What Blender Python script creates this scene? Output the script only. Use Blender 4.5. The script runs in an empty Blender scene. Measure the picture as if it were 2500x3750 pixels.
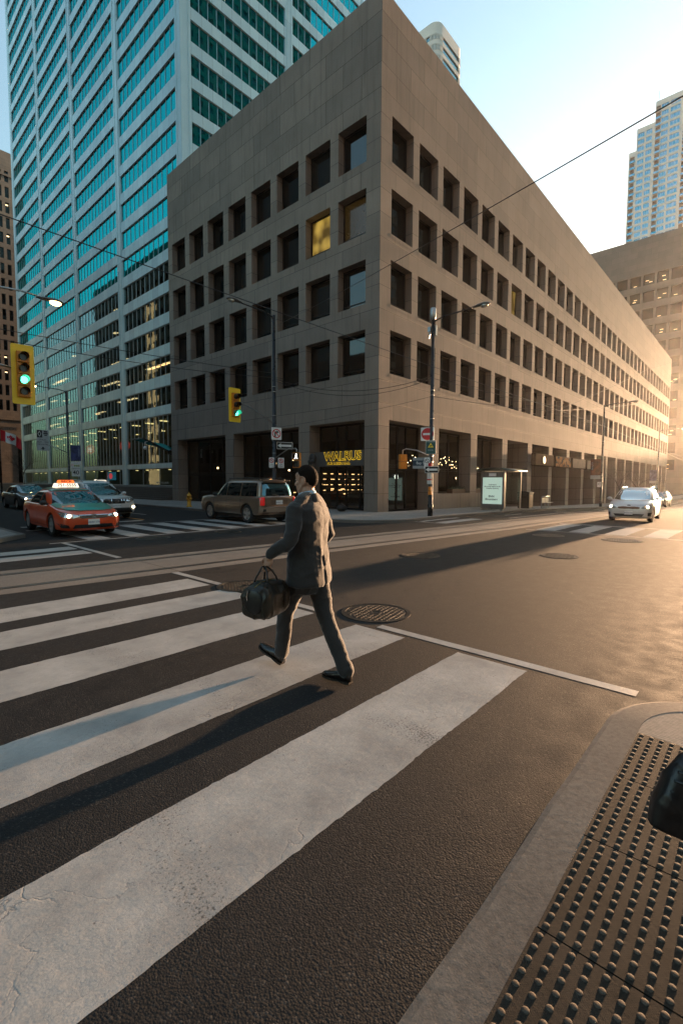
import bpy, bmesh, math, random
from mathutils import Vector, Matrix, noise
from mathutils.bvhtree import BVHTree
R = math.radians
random.seed(7)
scene = bpy.context.scene
COL = scene.collection
V = Vector
def lerp(a, b, t): return a + (b - a) * t
def interp(x, xs, ys):
    if x <= xs[0]: return ys[0]
    for i in range(len(xs) - 1):
        if x <= xs[i + 1]:
            return lerp(ys[i], ys[i + 1], (x - xs[i]) / (xs[i + 1] - xs[i]))
    return ys[-1]
GX = [-500, 0, 10, 25, 45, 90, 300]; GZ = [0, 0, -.11, -.55, -.95, -1.1, -1.6]
def g(x): return interp(x, GX, GZ)          # the street falls gently towards the east

# ---------------------------------------------------------------- materials
def newmat(name):
    m = bpy.data.materials.new(name); m.use_nodes = True
    nt = m.node_tree; b = nt.nodes['Principled BSDF']
    return m, nt, b
def nd(nt, t, **k):
    n = nt.nodes.new(t)
    for a, v in k.items(): setattr(n, a, v)
    return n
def setin(n, **k):
    for a, v in k.items(): n.inputs[a.replace('_', ' ')].default_value = v
def math_(nt, op, a, b=None, clamp=False):
    n = nd(nt, 'ShaderNodeMath', operation=op, use_clamp=clamp)
    for i, x in enumerate((a, b)):
        if x is None: continue
        if isinstance(x, (int, float)): n.inputs[i].default_value = x
        else: nt.links.new(x, n.inputs[i])
    return n.outputs[0]
def ramp(nt, fac, stops):
    n = nd(nt, 'ShaderNodeValToRGB'); e = n.color_ramp.elements
    while len(e) < len(stops): e.new(.5)
    for k, (p, c) in zip(e, stops):
        k.position = p; k.color = tuple(c) + (1,) if len(c) == 3 else c
    nt.links.new(fac, n.inputs[0]); return n.outputs[0]
def mixc(nt, fac, a, b, mode='MIX'):
    n = nd(nt, 'ShaderNodeMix', data_type='RGBA', blend_type=mode)
    for i, x in ((0, fac), (6, a), (7, b)):
        if isinstance(x, (int, float)): n.inputs[i].default_value = x
        elif isinstance(x, (tuple, list)): n.inputs[i].default_value = tuple(x) + (1,) if len(x) == 3 else x
        else: nt.links.new(x, n.inputs[i])
    return n.outputs[2]
def coords(nt, kind='Object', scale=(1, 1, 1)):
    tc = nd(nt, 'ShaderNodeTexCoord'); mp = nd(nt, 'ShaderNodeMapping')
    nt.links.new(tc.outputs[kind], mp.inputs[0]); mp.inputs['Scale'].default_value = scale
    return mp.outputs[0]
def noise_(nt, vec, scale, detail=4, rough=.55):
    n = nd(nt, 'ShaderNodeTexNoise'); nt.links.new(vec, n.inputs['Vector'])
    n.inputs['Scale'].default_value = scale; n.inputs['Detail'].default_value = detail
    n.inputs['Roughness'].default_value = rough; return n.outputs['Fac']
def voro(nt, vec, scale, feature='F1', out='Distance'):
    n = nd(nt, 'ShaderNodeTexVoronoi', feature=feature); nt.links.new(vec, n.inputs['Vector'])
    n.inputs['Scale'].default_value = scale; return n.outputs[out]
def bump_(nt, b, h, strength, dist, prev=None):
    n = nd(nt, 'ShaderNodeBump'); n.inputs['Strength'].default_value = strength
    n.inputs['Distance'].default_value = dist; nt.links.new(h, n.inputs['Height'])
    if prev is not None: nt.links.new(prev, n.inputs['Normal'])
    nt.links.new(n.outputs[0], b.inputs['Normal']); return n.outputs[0]
MATS = {}
def M(name, col=(.5, .5, .5), rough=.5, metal=0., var=.12, vs=6., bump=0., bs=60., bd=.004, coat=0., emit=None, es=0., spec=.5):
    if name in MATS: return MATS[name]
    m, nt, b = newmat(name)
    v = coords(nt)
    n = noise_(nt, v, vs)
    if var > 0:
        c = ramp(nt, n, [(.25, [max(0, x * (1 - var)) for x in col]), (.75, [min(1, x * (1 + var)) for x in col])])
        nt.links.new(c, b.inputs['Base Color'])
        rr = math_(nt, 'ADD', math_(nt, 'MULTIPLY', n, .15), rough - .07, True)
        nt.links.new(rr, b.inputs['Roughness'])
    else:
        b.inputs['Base Color'].default_value = tuple(col) + (1,); b.inputs['Roughness'].default_value = rough
    b.inputs['Metallic'].default_value = metal; b.inputs['Specular IOR Level'].default_value = spec
    if coat: b.inputs['Coat Weight'].default_value = coat; b.inputs['Coat Roughness'].default_value = .04
    if bump: bump_(nt, b, noise_(nt, v, bs, 5), bump, bd)
    if emit:
        b.inputs['Emission Color'].default_value = tuple(emit) + (1,); b.inputs['Emission Strength'].default_value = es
    MATS[name] = m; return m

def mat_asphalt():
    m, nt, b = newmat('asphalt'); v = coords(nt)
    big = noise_(nt, v, .35, 3); mid = noise_(nt, v, 5, 4)
    c = ramp(nt, big, [(.3, (.0100, .0104, .0112)), (.7, (.0185, .0190, .0200))])
    c = mixc(nt, ramp(nt, mid, [(.35, (0, 0, 0)), (.75, (1, 1, 1))]), c, (.0215, .0218, .0225))
    cells = voro(nt, v, 120, out='Color'); sep = nd(nt, 'ShaderNodeSeparateColor'); nt.links.new(cells, sep.inputs[0])
    st = ramp(nt, sep.outputs[0], [(.86, (0, 0, 0)), (.97, (1, 1, 1))])
    c = mixc(nt, math_(nt, 'MULTIPLY', st, .35), c, (.11, .10, .09))
    # tar-sealed cracks
    w = nd(nt, 'ShaderNodeVectorMath', operation='ADD'); nt.links.new(v, w.inputs[0])
    ns = nd(nt, 'ShaderNodeTexNoise'); nt.links.new(v, ns.inputs['Vector']); ns.inputs['Scale'].default_value = .8
    sc = nd(nt, 'ShaderNodeVectorMath', operation='SCALE'); nt.links.new(ns.outputs['Color'], sc.inputs[0]); sc.inputs['Scale'].default_value = 1.6
    nt.links.new(sc.outputs[0], w.inputs[1])
    cr = voro(nt, w.outputs[0], .16, 'DISTANCE_TO_EDGE')
    crm = ramp(nt, cr, [(.0, (1, 1, 1)), (.0045, (0, 0, 0))])
    c = mixc(nt, math_(nt, 'MULTIPLY', crm, .55), c, (.02, .019, .018))
    gum = ramp(nt, voro(nt, v, 1.3), [(.012, (1, 1, 1)), (.016, (0, 0, 0))]); c = mixc(nt, math_(nt, 'MULTIPLY', gum, .8), c, (.16, .145, .13))
    # oil stains along the lanes
    stn = noise_(nt, coords(nt, scale=(.35, 1.2, 1)), 1.1, 5, .6)
    c = mixc(nt, ramp(nt, stn, [(.6, (0, 0, 0)), (.78, (.5, .5, .5))]), c, (.03, .028, .027))
    nt.links.new(c, b.inputs['Base Color'])
    nt.links.new(ramp(nt, mid, [(.3, (.72, .72, .72)), (.7, (.9, .9, .9))]), b.inputs['Roughness'])
    b.inputs['Specular IOR Level'].default_value = .18
    h = voro(nt, v, 120); h2 = noise_(nt, v, 220, 3, .7); h3 = noise_(nt, v, 75, 4, .65)
    hh = math_(nt, 'ADD', math_(nt, 'MULTIPLY', h, -.7), math_(nt, 'ADD', math_(nt, 'MULTIPLY', h2, .35), math_(nt, 'MULTIPLY', h3, .45)))
    bump_(nt, b, hh, .5, .0042)
    return m
def mat_paint():
    m, nt, b = newmat('road_paint'); v = coords(nt)
    n1 = noise_(nt, v, 2.2, 5, .6); n2 = noise_(nt, v, 26, 5, .65); n3 = noise_(nt, coords(nt, scale=(1, 7, 1)), 9, 4)
    c = ramp(nt, n1, [(.28, (.27, .26, .245)), (.68, (.46, .445, .42))])
    c = mixc(nt, ramp(nt, n2, [(.34, (.4, .4, .4)), (.52, (0, 0, 0))]), c, (.36, .33, .30))
    c = mixc(nt, ramp(nt, n3, [(.6, (0, 0, 0)), (.75, (.35, .35, .35))]), c, (.40, .37, .33))
    chip = noise_(nt, v, 75, 4, .65); worn = ramp(nt, math_(nt, 'ADD', math_(nt, 'MULTIPLY', chip, .7), math_(nt, 'MULTIPLY', noise_(nt, coords(nt, scale=(1.6, .5, 1)), 1.1, 4), .6)), [(.46, (.75, .75, .75)), (.54, (0, 0, 0))])
    c = mixc(nt, worn, c, (.045, .043, .042))
    pits = ramp(nt, voro(nt, v, 15), [(.05, (1, 1, 1)), (.08, (0, 0, 0))])
    pm = math_(nt, 'MULTIPLY', pits, ramp(nt, noise_(nt, v, 1.7), [(.5, (0, 0, 0)), (.6, (1, 1, 1))]))
    c = mixc(nt, pm, c, (.06, .05, .045))
    nt.links.new(c, b.inputs['Base Color']); b.inputs['Roughness'].default_value = .55
    lo = noise_(nt, v, 7, 4, .6)
    wn = nd(nt, 'ShaderNodeTexNoise'); nt.links.new(v, wn.inputs['Vector']); wn.inputs['Scale'].default_value = 3.; wn.inputs['Detail'].default_value = 6
    wa = nd(nt, 'ShaderNodeVectorMath', operation='MULTIPLY_ADD'); nt.links.new(wn.outputs['Color'], wa.inputs[0]); wa.inputs[1].default_value = (.5, .5, .5); nt.links.new(coords(nt, scale=(.7, 1.2, 1)), wa.inputs[2])
    crk = math_(nt, 'MULTIPLY', ramp(nt, voro(nt, wa.outputs[0], 1.3, 'DISTANCE_TO_EDGE'), [(.0, (1, 1, 1)), (.006, (0, 0, 0))]), ramp(nt, noise_(nt, v, 1.1), [(.45, (0, 0, 0)), (.6, (1, 1, 1))]))
    c = mixc(nt, math_(nt, 'MULTIPLY', crk, math_(nt, 'MULTIPLY', n2, .9)), c, (.11, .10, .09)); nt.links.new(c, b.inputs['Base Color'])
    hh = math_(nt, 'ADD', math_(nt, 'ADD', math_(nt, 'MULTIPLY', n2, .35), math_(nt, 'MULTIPLY', lo, .6)), math_(nt, 'ADD', math_(nt, 'MULTIPLY', n3, .8), math_(nt, 'MULTIPLY', noise_(nt, v, 150, 3), .2)))
    hh = math_(nt, 'SUBTRACT', hh, math_(nt, 'MULTIPLY', crk, .3))
    b.inputs['Specular IOR Level'].default_value = .2
    bump_(nt, b, hh, .5, .006)
    return m
def mat_concrete(name, a, c2, joint=None, groove=0):
    m, nt, b = newmat(name); v = coords(nt)
    n1 = noise_(nt, v, .9, 5, .6); n2 = noise_(nt, v, 30, 5, .65)
    c = ramp(nt, n1, [(.3, a), (.7, c2)])
    c = mixc(nt, ramp(nt, n2, [(.35, (.5, .5, .5)), (.6, (0, 0, 0))]), c, [x * .62 for x in a])
    hh = math_(nt, 'ADD', math_(nt, 'MULTIPLY', n2, .7), math_(nt, 'MULTIPLY', noise_(nt, v, 140, 3), .3))
    if joint:
        br = nd(nt, 'ShaderNodeTexBrick', offset=0.); nt.links.new(v, br.inputs['Vector'])
        br.inputs['Scale'].default_value = 1; br.inputs['Brick Width'].default_value = joint[0]
        br.inputs['Row Height'].default_value = joint[1]; br.inputs['Mortar Size'].default_value = .01
        c = mixc(nt, br.outputs['Fac'], c, [x * .35 for x in a])
        hh = math_(nt, 'SUBTRACT', hh, br.outputs['Fac'])
    if groove:
        wv = nd(nt, 'ShaderNodeTexWave', wave_type='BANDS', bands_direction='X'); nt.links.new(v, wv.inputs['Vector'])
        wv.inputs['Scale'].default_value = groove; wv.inputs['Distortion'].default_value = 3.5; wv.inputs['Detail'].default_value = 3
        hh = math_(nt, 'ADD', hh, math_(nt, 'MULTIPLY', wv.outputs['Fac'], .5))
    nt.links.new(c, b.inputs['Base Color']); b.inputs['Roughness'].default_value = .9; b.inputs['Specular IOR Level'].default_value = .15
    bump_(nt, b, hh, .5, .004)
    return m
def mat_stone(name, a, c2, bw=2.475, rh=1.15, streak=.75, oz=0.1):
    """stone panels: joints follow the facade (u = x + y on axis-aligned walls)"""
    m, nt, b = newmat(name)
    tc = nd(nt, 'ShaderNodeTexCoord'); sp = nd(nt, 'ShaderNodeSeparateXYZ'); nt.links.new(tc.outputs['Object'], sp.inputs[0])
    u = math_(nt, 'ADD', sp.outputs[0], sp.outputs[1])
    cb = nd(nt, 'ShaderNodeCombineXYZ'); nt.links.new(u, cb.inputs[0])
    nt.links.new(math_(nt, 'ADD', sp.outputs[2], oz), cb.inputs[1])
    v = tc.outputs['Object']
    n1 = noise_(nt, v, .55, 5, .6); n2 = noise_(nt, v, 24, 4, .7)
    st = nd(nt, 'ShaderNodeMapping'); nt.links.new(v, st.inputs[0]); st.inputs['Scale'].default_value = (2.2, 2.2, .16)
    n3 = noise_(nt, st.outputs[0], 1.6, 5, .65)
    c = ramp(nt, n1, [(.3, a), (.7, c2)])
    c = mixc(nt, ramp(nt, n2, [(.3, (.35, .35, .35)), (.65, (0, 0, 0))]), c, [x * .6 for x in a])
    c = mixc(nt, ramp(nt, n3, [(.5, (0, 0, 0)), (.78, (streak, streak, streak))]), c, [x * .6 for x in a])
    br = nd(nt, 'ShaderNodeTexBrick', offset=.5); nt.links.new(cb.outputs[0], br.inputs['Vector'])
    br.inputs['Scale'].default_value = 1; br.inputs['Brick Width'].default_value = bw; br.inputs['Row Height'].default_value = rh
    br.inputs['Mortar Size'].default_value = .012; br.inputs['Mortar Smooth'].default_value = .3
    br.inputs['Color1'].default_value = (.86, .87, .88, 1); br.inputs['Color2'].default_value = (1.10, 1.09, 1.07, 1)
    c = mixc(nt, 1., c, br.outputs['Color'], 'MULTIPLY')
    c = mixc(nt, math_(nt, 'MULTIPLY', br.outputs['Fac'], .85), c, [x * .25 for x in a])
    nt.links.new(c, b.inputs['Base Color']); b.inputs['Roughness'].default_value = .82
    b.inputs['Specular IOR Level'].default_value = .3
    hh = math_(nt, 'SUBTRACT', math_(nt, 'ADD', n2, noise_(nt, v, 5, 3)), br.outputs['Fac'])
    bump_(nt, b, hh, .5, .01)
    return m
def mat_glass(name, tint, refl=.5, rough=.02, trans=False, wob=.0, base=(.01, .012, .012)):
    """window glass: glossy coloured reflection over a dark (or clear) pane"""
    m, nt, b = newmat(name)
    out = nt.nodes['Material Output']; nt.nodes.remove(b)
    gl = nd(nt, 'ShaderNodeBsdfGlossy'); gl.inputs['Color'].default_value = tuple(tint) + (1,); gl.inputs['Roughness'].default_value = rough
    if trans:
        df = nd(nt, 'ShaderNodeBsdfTransparent'); df.inputs['Color'].default_value = tuple(base) + (1,)
    else:
        df = nd(nt, 'ShaderNodeBsdfDiffuse'); df.inputs['Color'].default_value = tuple(base) + (1,)
    fr = nd(nt, 'ShaderNodeLayerWeight'); fr.inputs['Blend'].default_value = .22
    fac = math_(nt, 'ADD', math_(nt, 'MULTIPLY', fr.outputs['Facing'], 1 - refl), refl, True)
    mx = nd(nt, 'ShaderNodeMixShader'); nt.links.new(fac, mx.inputs[0]); nt.links.new(df.outputs[0], mx.inputs[1]); nt.links.new(gl.outputs[0], mx.inputs[2])
    nt.links.new(mx.outputs[0], out.inputs[0])
    if wob:
        v = coords(nt)
        bp = nd(nt, 'ShaderNodeBump'); bp.inputs['Strength'].default_value = wob; bp.inputs['Distance'].default_value = .05
        nt.links.new(noise_(nt, v, .7, 2), bp.inputs['Height']); nt.links.new(bp.outputs[0], gl.inputs['Normal'])
    MATS[name] = m; return m
def mat_emit(name, col, s):
    if name in MATS: return MATS[name]
    m, nt, b = newmat(name)
    b.inputs['Base Color'].default_value = tuple(min(1, x) for x in col) + (1,)
    b.inputs['Emission Color'].default_value = tuple(col) + (1,); b.inputs['Emission Strength'].default_value = s * .28
    MATS[name] = m; return m

# ---------------------------------------------------------------- mesh builder
class MB:
    def __init__(s): s.v = []; s.f = []; s.m = []
    def add(s, vs, fs, mi=0):
        o = len(s.v); s.v += [tuple(p) for p in vs]; s.f += [tuple(o + i for i in f) for f in fs]; s.m += [mi] * len(fs)
    def quad(s, a, b, c, d, mi=0): s.add([a, b, c, d], [(0, 1, 2, 3)], mi)
    def box(s, x0, x1, y0, y1, z0, z1, mi=0, T=None):
        p = [V((x, y, z)) for z in (z0, z1) for y in (y0, y1) for x in (x0, x1)]
        if T is not None: p = [T @ q for q in p]
        s.add(p, [(0, 2, 3, 1), (4, 5, 7, 6), (0, 1, 5, 4), (2, 6, 7, 3), (0, 4, 6, 2), (1, 3, 7, 5)], mi)
    def tube(s, pts, rad, n=10, mi=0, caps=True, ell=None):
        pts = [V(p) for p in pts]; k = len(pts)
        if not isinstance(rad, (list, tuple)): rad = [rad] * k
        t0 = (pts[1] - pts[0]).normalized()
        a = t0.orthogonal().normalized(); rings = []
        for i in range(k):
            t = (pts[min(i + 1, k - 1)] - pts[max(i - 1, 0)]).normalized()
            a = (a - t * a.dot(t)); a = a.normalized() if a.length > 1e-6 else t.orthogonal().normalized()
            b = t.cross(a)
            rings.append([pts[i] + (a * math.cos(q) + b * math.sin(q)) * rad[i] for q in [2 * math.pi * j / n for j in range(n)]])
        s.loft(rings, mi, caps)
    def loft(s, rings, mi=0, caps=True, closed=True):
        n = len(rings[0]); vs = [p for r in rings for p in r]; fs = []
        for i in range(len(rings) - 1):
            for j in range(n if closed else n - 1):
                j2 = (j + 1) % n
                fs.append((i * n + j, i * n + j2, (i + 1) * n + j2, (i + 1) * n + j))
        if caps:
            fs.append(tuple(reversed(range(n)))); fs.append(tuple((len(rings) - 1) * n + j for j in range(n)))
        s.add(vs, fs, mi)
    def limb(s, pts, rad, n=14, mi=0, seg=6):
        """rounded tapered limb through the joints"""
        pts = [V(p) for p in pts]; P = []; Q = []
        k = len(pts)
        for i in range(k - 1):
            p0 = pts[max(i - 1, 0)]; p1 = pts[i]; p2 = pts[i + 1]; p3 = pts[min(i + 2, k - 1)]
            for j in range(seg):
                t = j / seg
                P.append(.5 * ((2 * p1) + (p2 - p0) * t + (2 * p0 - 5 * p1 + 4 * p2 - p3) * t * t + (3 * p1 - p0 - 3 * p2 + p3) * t ** 3))
                Q.append(lerp(rad[i], rad[i + 1], t))
        P.append(pts[-1]); Q.append(rad[-1])
        d0 = (P[0] - P[1]).normalized(); d1 = (P[-1] - P[-2]).normalized()
        a, b = [], []
        for q in (80, 55, 30):
            a.append((P[0] + d0 * Q[0] * math.sin(R(q)), Q[0] * math.cos(R(q))))
        for q in (30, 55, 80):
            b.append((P[-1] + d1 * Q[-1] * math.sin(R(q)), Q[-1] * math.cos(R(q))))
        PP = [x[0] for x in a] + P + [x[0] for x in b]; QQ = [x[1] for x in a] + Q + [x[1] for x in b]
        s.tube(PP, QQ, n, mi)
    def ell(s, c, r, T=None, n=20, m=12, mi=0):
        vs = [V((0, 0, -1))]; fs = []
        for i in range(1, m):
            ph = math.pi * i / m - math.pi / 2
            for j in range(n):
                th = 2 * math.pi * j / n
                vs.append(V((math.cos(ph) * math.cos(th), math.cos(ph) * math.sin(th), math.sin(ph))))
        vs.append(V((0, 0, 1)))
        for j in range(n): fs.append((0, 1 + (j + 1) % n, 1 + j))
        for i in range(m - 2):
            for j in range(n):
                a = 1 + i * n + j; b = 1 + i * n + (j + 1) % n
                fs.append((a, b, b + n, a + n))
        l = len(vs) - 1
        for j in range(n): fs.append((l, l - n + j, l - n + (j + 1) % n))
        c = V(c); o = []
        for p in vs:
            q = V((p.x * r[0], p.y * r[1], p.z * r[2]))
            if T is not None: q = T @ q
            o.append(q + c)
        s.add(o, fs, mi)
    def prism(s, poly, B, n0, n1, mi=0):
        """2-D polygon (u,v) on basis B extruded between normals n0..n1"""
        k = len(poly)
        vs = [B.p(u, v, n0) for u, v in poly] + [B.p(u, v, n1) for u, v in poly]
        fs = [tuple(reversed(range(k))), tuple(range(k, 2 * k))] + [(i, (i + 1) % k, k + (i + 1) % k, k + i) for i in range(k)]
        s.add(vs, fs, mi)
    def ob(s, B, u0, u1, v0, v1, n0, n1, mi=0):
        s.prism([(u0, v0), (u1, v0), (u1, v1), (u0, v1)], B, n0, n1, mi)
    def disc(s, B, cu, cv, r, n0, n1, k=24, mi=0, ry=None):
        ry = ry or r
        s.prism([(cu + r * math.cos(2 * math.pi * i / k), cv + ry * math.sin(2 * math.pi * i / k)) for i in range(k)], B, n0, n1, mi)
    def ring(s, B, cu, cv, r0, r1, n0, n1, k=32, mi=0):
        def pt(r, i, n): a = 2 * math.pi * i / k; return B.p(cu + r * math.cos(a), cv + r * math.sin(a), n)
        vs = [pt(r, i, n) for r, n in ((r0, n1), (r1, n1), (r1, n0), (r0, n0)) for i in range(k)]
        fs = [(a * k + i, a * k + (i + 1) % k, ((a + 1) % 4) * k + (i + 1) % k, ((a + 1) % 4) * k + i) for a in range(4) for i in range(k)]
        s.add(vs, fs, mi)
    def mesh(s, name, mats, smooth=False):
        me = bpy.data.meshes.new(name); me.from_pydata(s.v, [], s.f)
        for m in (mats if isinstance(mats, (list, tuple)) else [mats]): me.materials.append(m)
        me.polygons.foreach_set('material_index', s.m)
        if smooth: me.polygons.foreach_set('use_smooth', [True] * len(me.polygons))
        me.update(); return me
    def build(s, name, mats, parent=None, smooth=False, bevel=0, M4=None):
        return link(name, s.mesh(name, mats, smooth), parent, bevel, M4)
def link(name, me, parent=None, bevel=0, M4=None):
    o = bpy.data.objects.new(name, me); COL.objects.link(o)
    if parent is not None: o.parent = parent
    if M4 is not None: o.matrix_local = M4
    if bevel:
        b = o.modifiers.new('bevel', 'BEVEL'); b.width = bevel; b.segments = 2; b.limit_method = 'ANGLE'; b.angle_limit = R(40)
    return o
class Bs:
    """basis on a wall: u to the viewer's right, v up, n outward"""
    def __init__(s, O, N, U=None, W=None):
        s.O = V(O); s.N = V(N).normalized(); s.W = V(W or (0, 0, 1)); s.U = V(U).normalized() if U else s.W.cross(s.N).normalized()
    def p(s, u, v, n=0): return s.O + s.U * u + s.W * v + s.N * n
    def M4(s, u=0, v=0, n=0):
        m = Matrix((s.U, s.W, s.N)).transposed().to_4x4(); m.translation = s.p(u, v, n); return m
def tag(o, label=None, cat=None, group=None, kind=None):
    if label: o['label'] = label
    if cat: o['category'] = cat
    if group: o['group'] = group
    if kind: o['kind'] = kind
    return o
def thing(name, label, cat, loc=(0, 0, 0), rz=0, group=None):
    o = bpy.data.objects.new(name, None); COL.objects.link(o); o.location = loc; o.rotation_euler = (0, 0, rz)
    o.empty_display_size = .2
    return tag(o, label, cat, group)
def dup(root, loc=None, rz=None, label=None, parent=None):
    c = root.copy(); COL.objects.link(c)
    if parent is not None: c.parent = parent
    if loc is not None: c.location = loc
    if rz is not None: c.rotation_euler = (0, 0, rz)
    if label: c['label'] = label
    for ch in list(root.children): dup(ch, parent=c)
    return c
def text(name, body, size, mat, parent, M4, ext=.004, align='CENTER', sx=1., bold=0.):
    cu = bpy.data.curves.new(name, 'FONT'); cu.body = body; cu.size = size; cu.extrude = ext
    cu.align_x = align; cu.align_y = 'CENTER'; cu.offset = bold; cu.resolution_u = 3
    o = bpy.data.objects.new(name, cu); COL.objects.link(o)
    dg = bpy.context.evaluated_depsgraph_get(); dg.update()
    me = bpy.data.meshes.new_from_object(o.evaluated_get(dg)); bpy.data.objects.remove(o)
    me.materials.clear(); me.materials.append(mat); me.name = name
    if sx != 1: me.transform(Matrix.Diagonal((sx, 1, 1, 1)))
    return link(name, me, parent, 0, M4)
def evaluated(mb, mats, mods, smooth=True):
    """apply modifiers to a builder's mesh and return the resulting mesh"""
    me = mb.mesh('tmp', mats); o = bpy.data.objects.new('tmp', me); COL.objects.link(o)
    for t, kw in mods:
        md = o.modifiers.new('m', t)
        for k, v in kw.items(): setattr(md, k, v)
    dg = bpy.context.evaluated_depsgraph_get(); dg.update()
    r = bpy.data.meshes.new_from_object(o.evaluated_get(dg)); bpy.data.objects.remove(o)
    if smooth: r.polygons.foreach_set('use_smooth', [True] * len(r.polygons))
    return r
def fuse(mb, mats, voxel, it=4, disp=None):
    me = evaluated(mb, mats, [('REMESH', dict(mode='VOXEL', voxel_size=voxel)), ('SMOOTH', dict(iterations=it, factor=.5))])
    if disp:
        me.update(); ns = [v.normal.copy() for v in me.vertices]
        for v, n in zip(me.vertices, ns):
            d = disp(v.co, n)
            if d: v.co += n * d if isinstance(d, float) else d
        me.update()
    return me
def facade(mb, B, us, vs, dep, mi=0, rmi=None):
    """wall grid: dep(i,j)=0 solid, >0 an opening recessed that far (window supplied apart), None left out"""
    rmi = mi if rmi is None else rmi
    nu, nv = len(us) - 1, len(vs) - 1
    D = [[dep(i, j) for j in range(nv)] for i in range(nu)]
    def dd(i, j): return D[i][j] if 0 <= i < nu and 0 <= j < nv else 0
    for i in range(nu):
        for j in range(nv):
            d = D[i][j]
            if d is None: continue
            u0, u1, v0, v1 = us[i], us[i + 1], vs[j], vs[j + 1]
            if d == 0: mb.quad(B.p(u0, v0), B.p(u1, v0), B.p(u1, v1), B.p(u0, v1), mi)
            else:
                e = dd(i - 1, j) or 0
                if e < d: mb.quad(B.p(u0, v0, -d), B.p(u0, v0, -e), B.p(u0, v1, -e), B.p(u0, v1, -d), rmi)
                e = dd(i + 1, j) or 0
                if e < d: mb.quad(B.p(u1, v0, -e), B.p(u1, v0, -d), B.p(u1, v1, -d), B.p(u1, v1, -e), rmi)
                e = dd(i, j - 1) or 0
                if e < d: mb.quad(B.p(u0, v0, -e), B.p(u0, v0, -d), B.p(u1, v0, -d), B.p(u1, v0, -e), rmi)
                e = dd(i, j + 1) or 0
                if e < d: mb.quad(B.p(u0, v1, -d), B.p(u0, v1, -e), B.p(u1, v1, -e), B.p(u1, v1, -d), rmi)
# ---------------------------------------------------------------- shared materials
ASPH = mat_asphalt(); PAINT = mat_paint()
PAVE = mat_concrete('pavement_concrete', (.25, .235, .215), (.34, .32, .295), (1.5, 1.5))
KERB = mat_concrete('kerb_concrete', (.125, .112, .10), (.195, .178, .157))
BROOM = mat_concrete('broomed_concrete', (.22, .195, .17), (.30, .27, .235), None, 14)
TRACK = mat_concrete('track_concrete', (.20, .17, .145), (.27, .235, .20), (2.9, 40))
STONE = mat_stone('tan_stone', (.225, .184, .152), (.28, .232, .195))
STONE2 = mat_stone('brown_stone', (.18, .152, .132), (.23, .195, .172), 3.1, 1.5, .3)
BANKS = mat_stone('bank_stone', (.24, .19, .15), (.30, .24, .19), 2.0, .9, .35)
PALES = mat_stone('pale_cladding', (.62, .55, .48), (.70, .63, .55), 4, 3, .2)
ALU = mat_stone('tower_aluminium', (.60, .77, .79), (.68, .84, .86), 1.3, 30, .15); 
ALU.node_tree.nodes['Principled BSDF'].inputs['Metallic'].default_value = .35
ALU.node_tree.nodes['Principled BSDF'].inputs['Roughness'].default_value = .38
IRON = M('cast_iron', (.05, .046, .042), .42, .6, .3, 9, .5, 120, .003)
STEEL = M('rail_steel', (.24, .21, .19), .32, .9, .25, 4)
BLACKM = M('black_metal', (.012, .012, .013), .28, .2, .3, 3)
GREYM = M('galvanised_steel', (.38, .38, .37), .38, .8, .2, 14)
DARKF = M('dark_bronze_frame', (.012, .0105, .010), .35, .3, .2, 3)
RUBBER = M('tyre_rubber', (.016, .016, .016), .8, 0, .25, 8)
CHROME = M('chrome', (.62, .62, .62), .14, 1., .05, 3)
YEL = M('signal_yellow', (1., .60, .015), .45, 0, .08, 3)
WHITEP = M('white_sign_face', (.74, .74, .72), .5, 0, .05, 5)
BLACKP = M('black_sign_face', (.012, .012, .012), .5, 0, .05, 5)
REDP = M('red_sign_face', (.55, .014, .02), .45, 0, .06, 5)
GREENP = M('green_sign_face', (.008, .07, .065), .45, 0, .06, 5)
BLUEP = M('blue_sign_face', (.012, .05, .22), .45, 0, .06, 5)
TEALG = mat_glass('teal_glass', (.012, .42, .44), .80, .02, wob=.05, base=(.0, .05, .055))
DARKG = mat_glass('dark_window_glass', (.30, .34, .34), .08, .03, wob=.05, base=(.0035, .0035, .0035))
BLINDG = mat_glass('blind_window_glass', (.30, .34, .34), .08, .03, wob=.05, base=(.009, .0085, .008))
SHOPG = mat_glass('clear_shop_glass', (.55, .58, .58), .05, .01, trans=True, wob=.03, base=(.82, .82, .78))
TOWERG = mat_glass('clear_tower_glass', (.35, .55, .56), .16, .01, trans=True, wob=.08, base=(.42, .50, .48))
CARG = mat_glass('car_glass', (.62, .70, .72), .10, .01, base=(.006, .008, .009))
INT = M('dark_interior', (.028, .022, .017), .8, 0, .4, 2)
INTY = M('olive_interior_wall', (.085, .07, .022), .7, 0, .5, .6)
LAMPW = mat_emit('warm_lamp', (1., .62, .26), 2.)
LAMPC = mat_emit('office_ceiling_lamp', (1., .70, .36), 1.5)
LAMPS = mat_emit('sodium_lamp', (1., .55, .22), 14.)
HEADL = mat_emit('lit_headlamp', (1., .80, .50), 7.)
GREENL = mat_emit('green_signal_lamp', (.08, 1., .62), 3.5)

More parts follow.
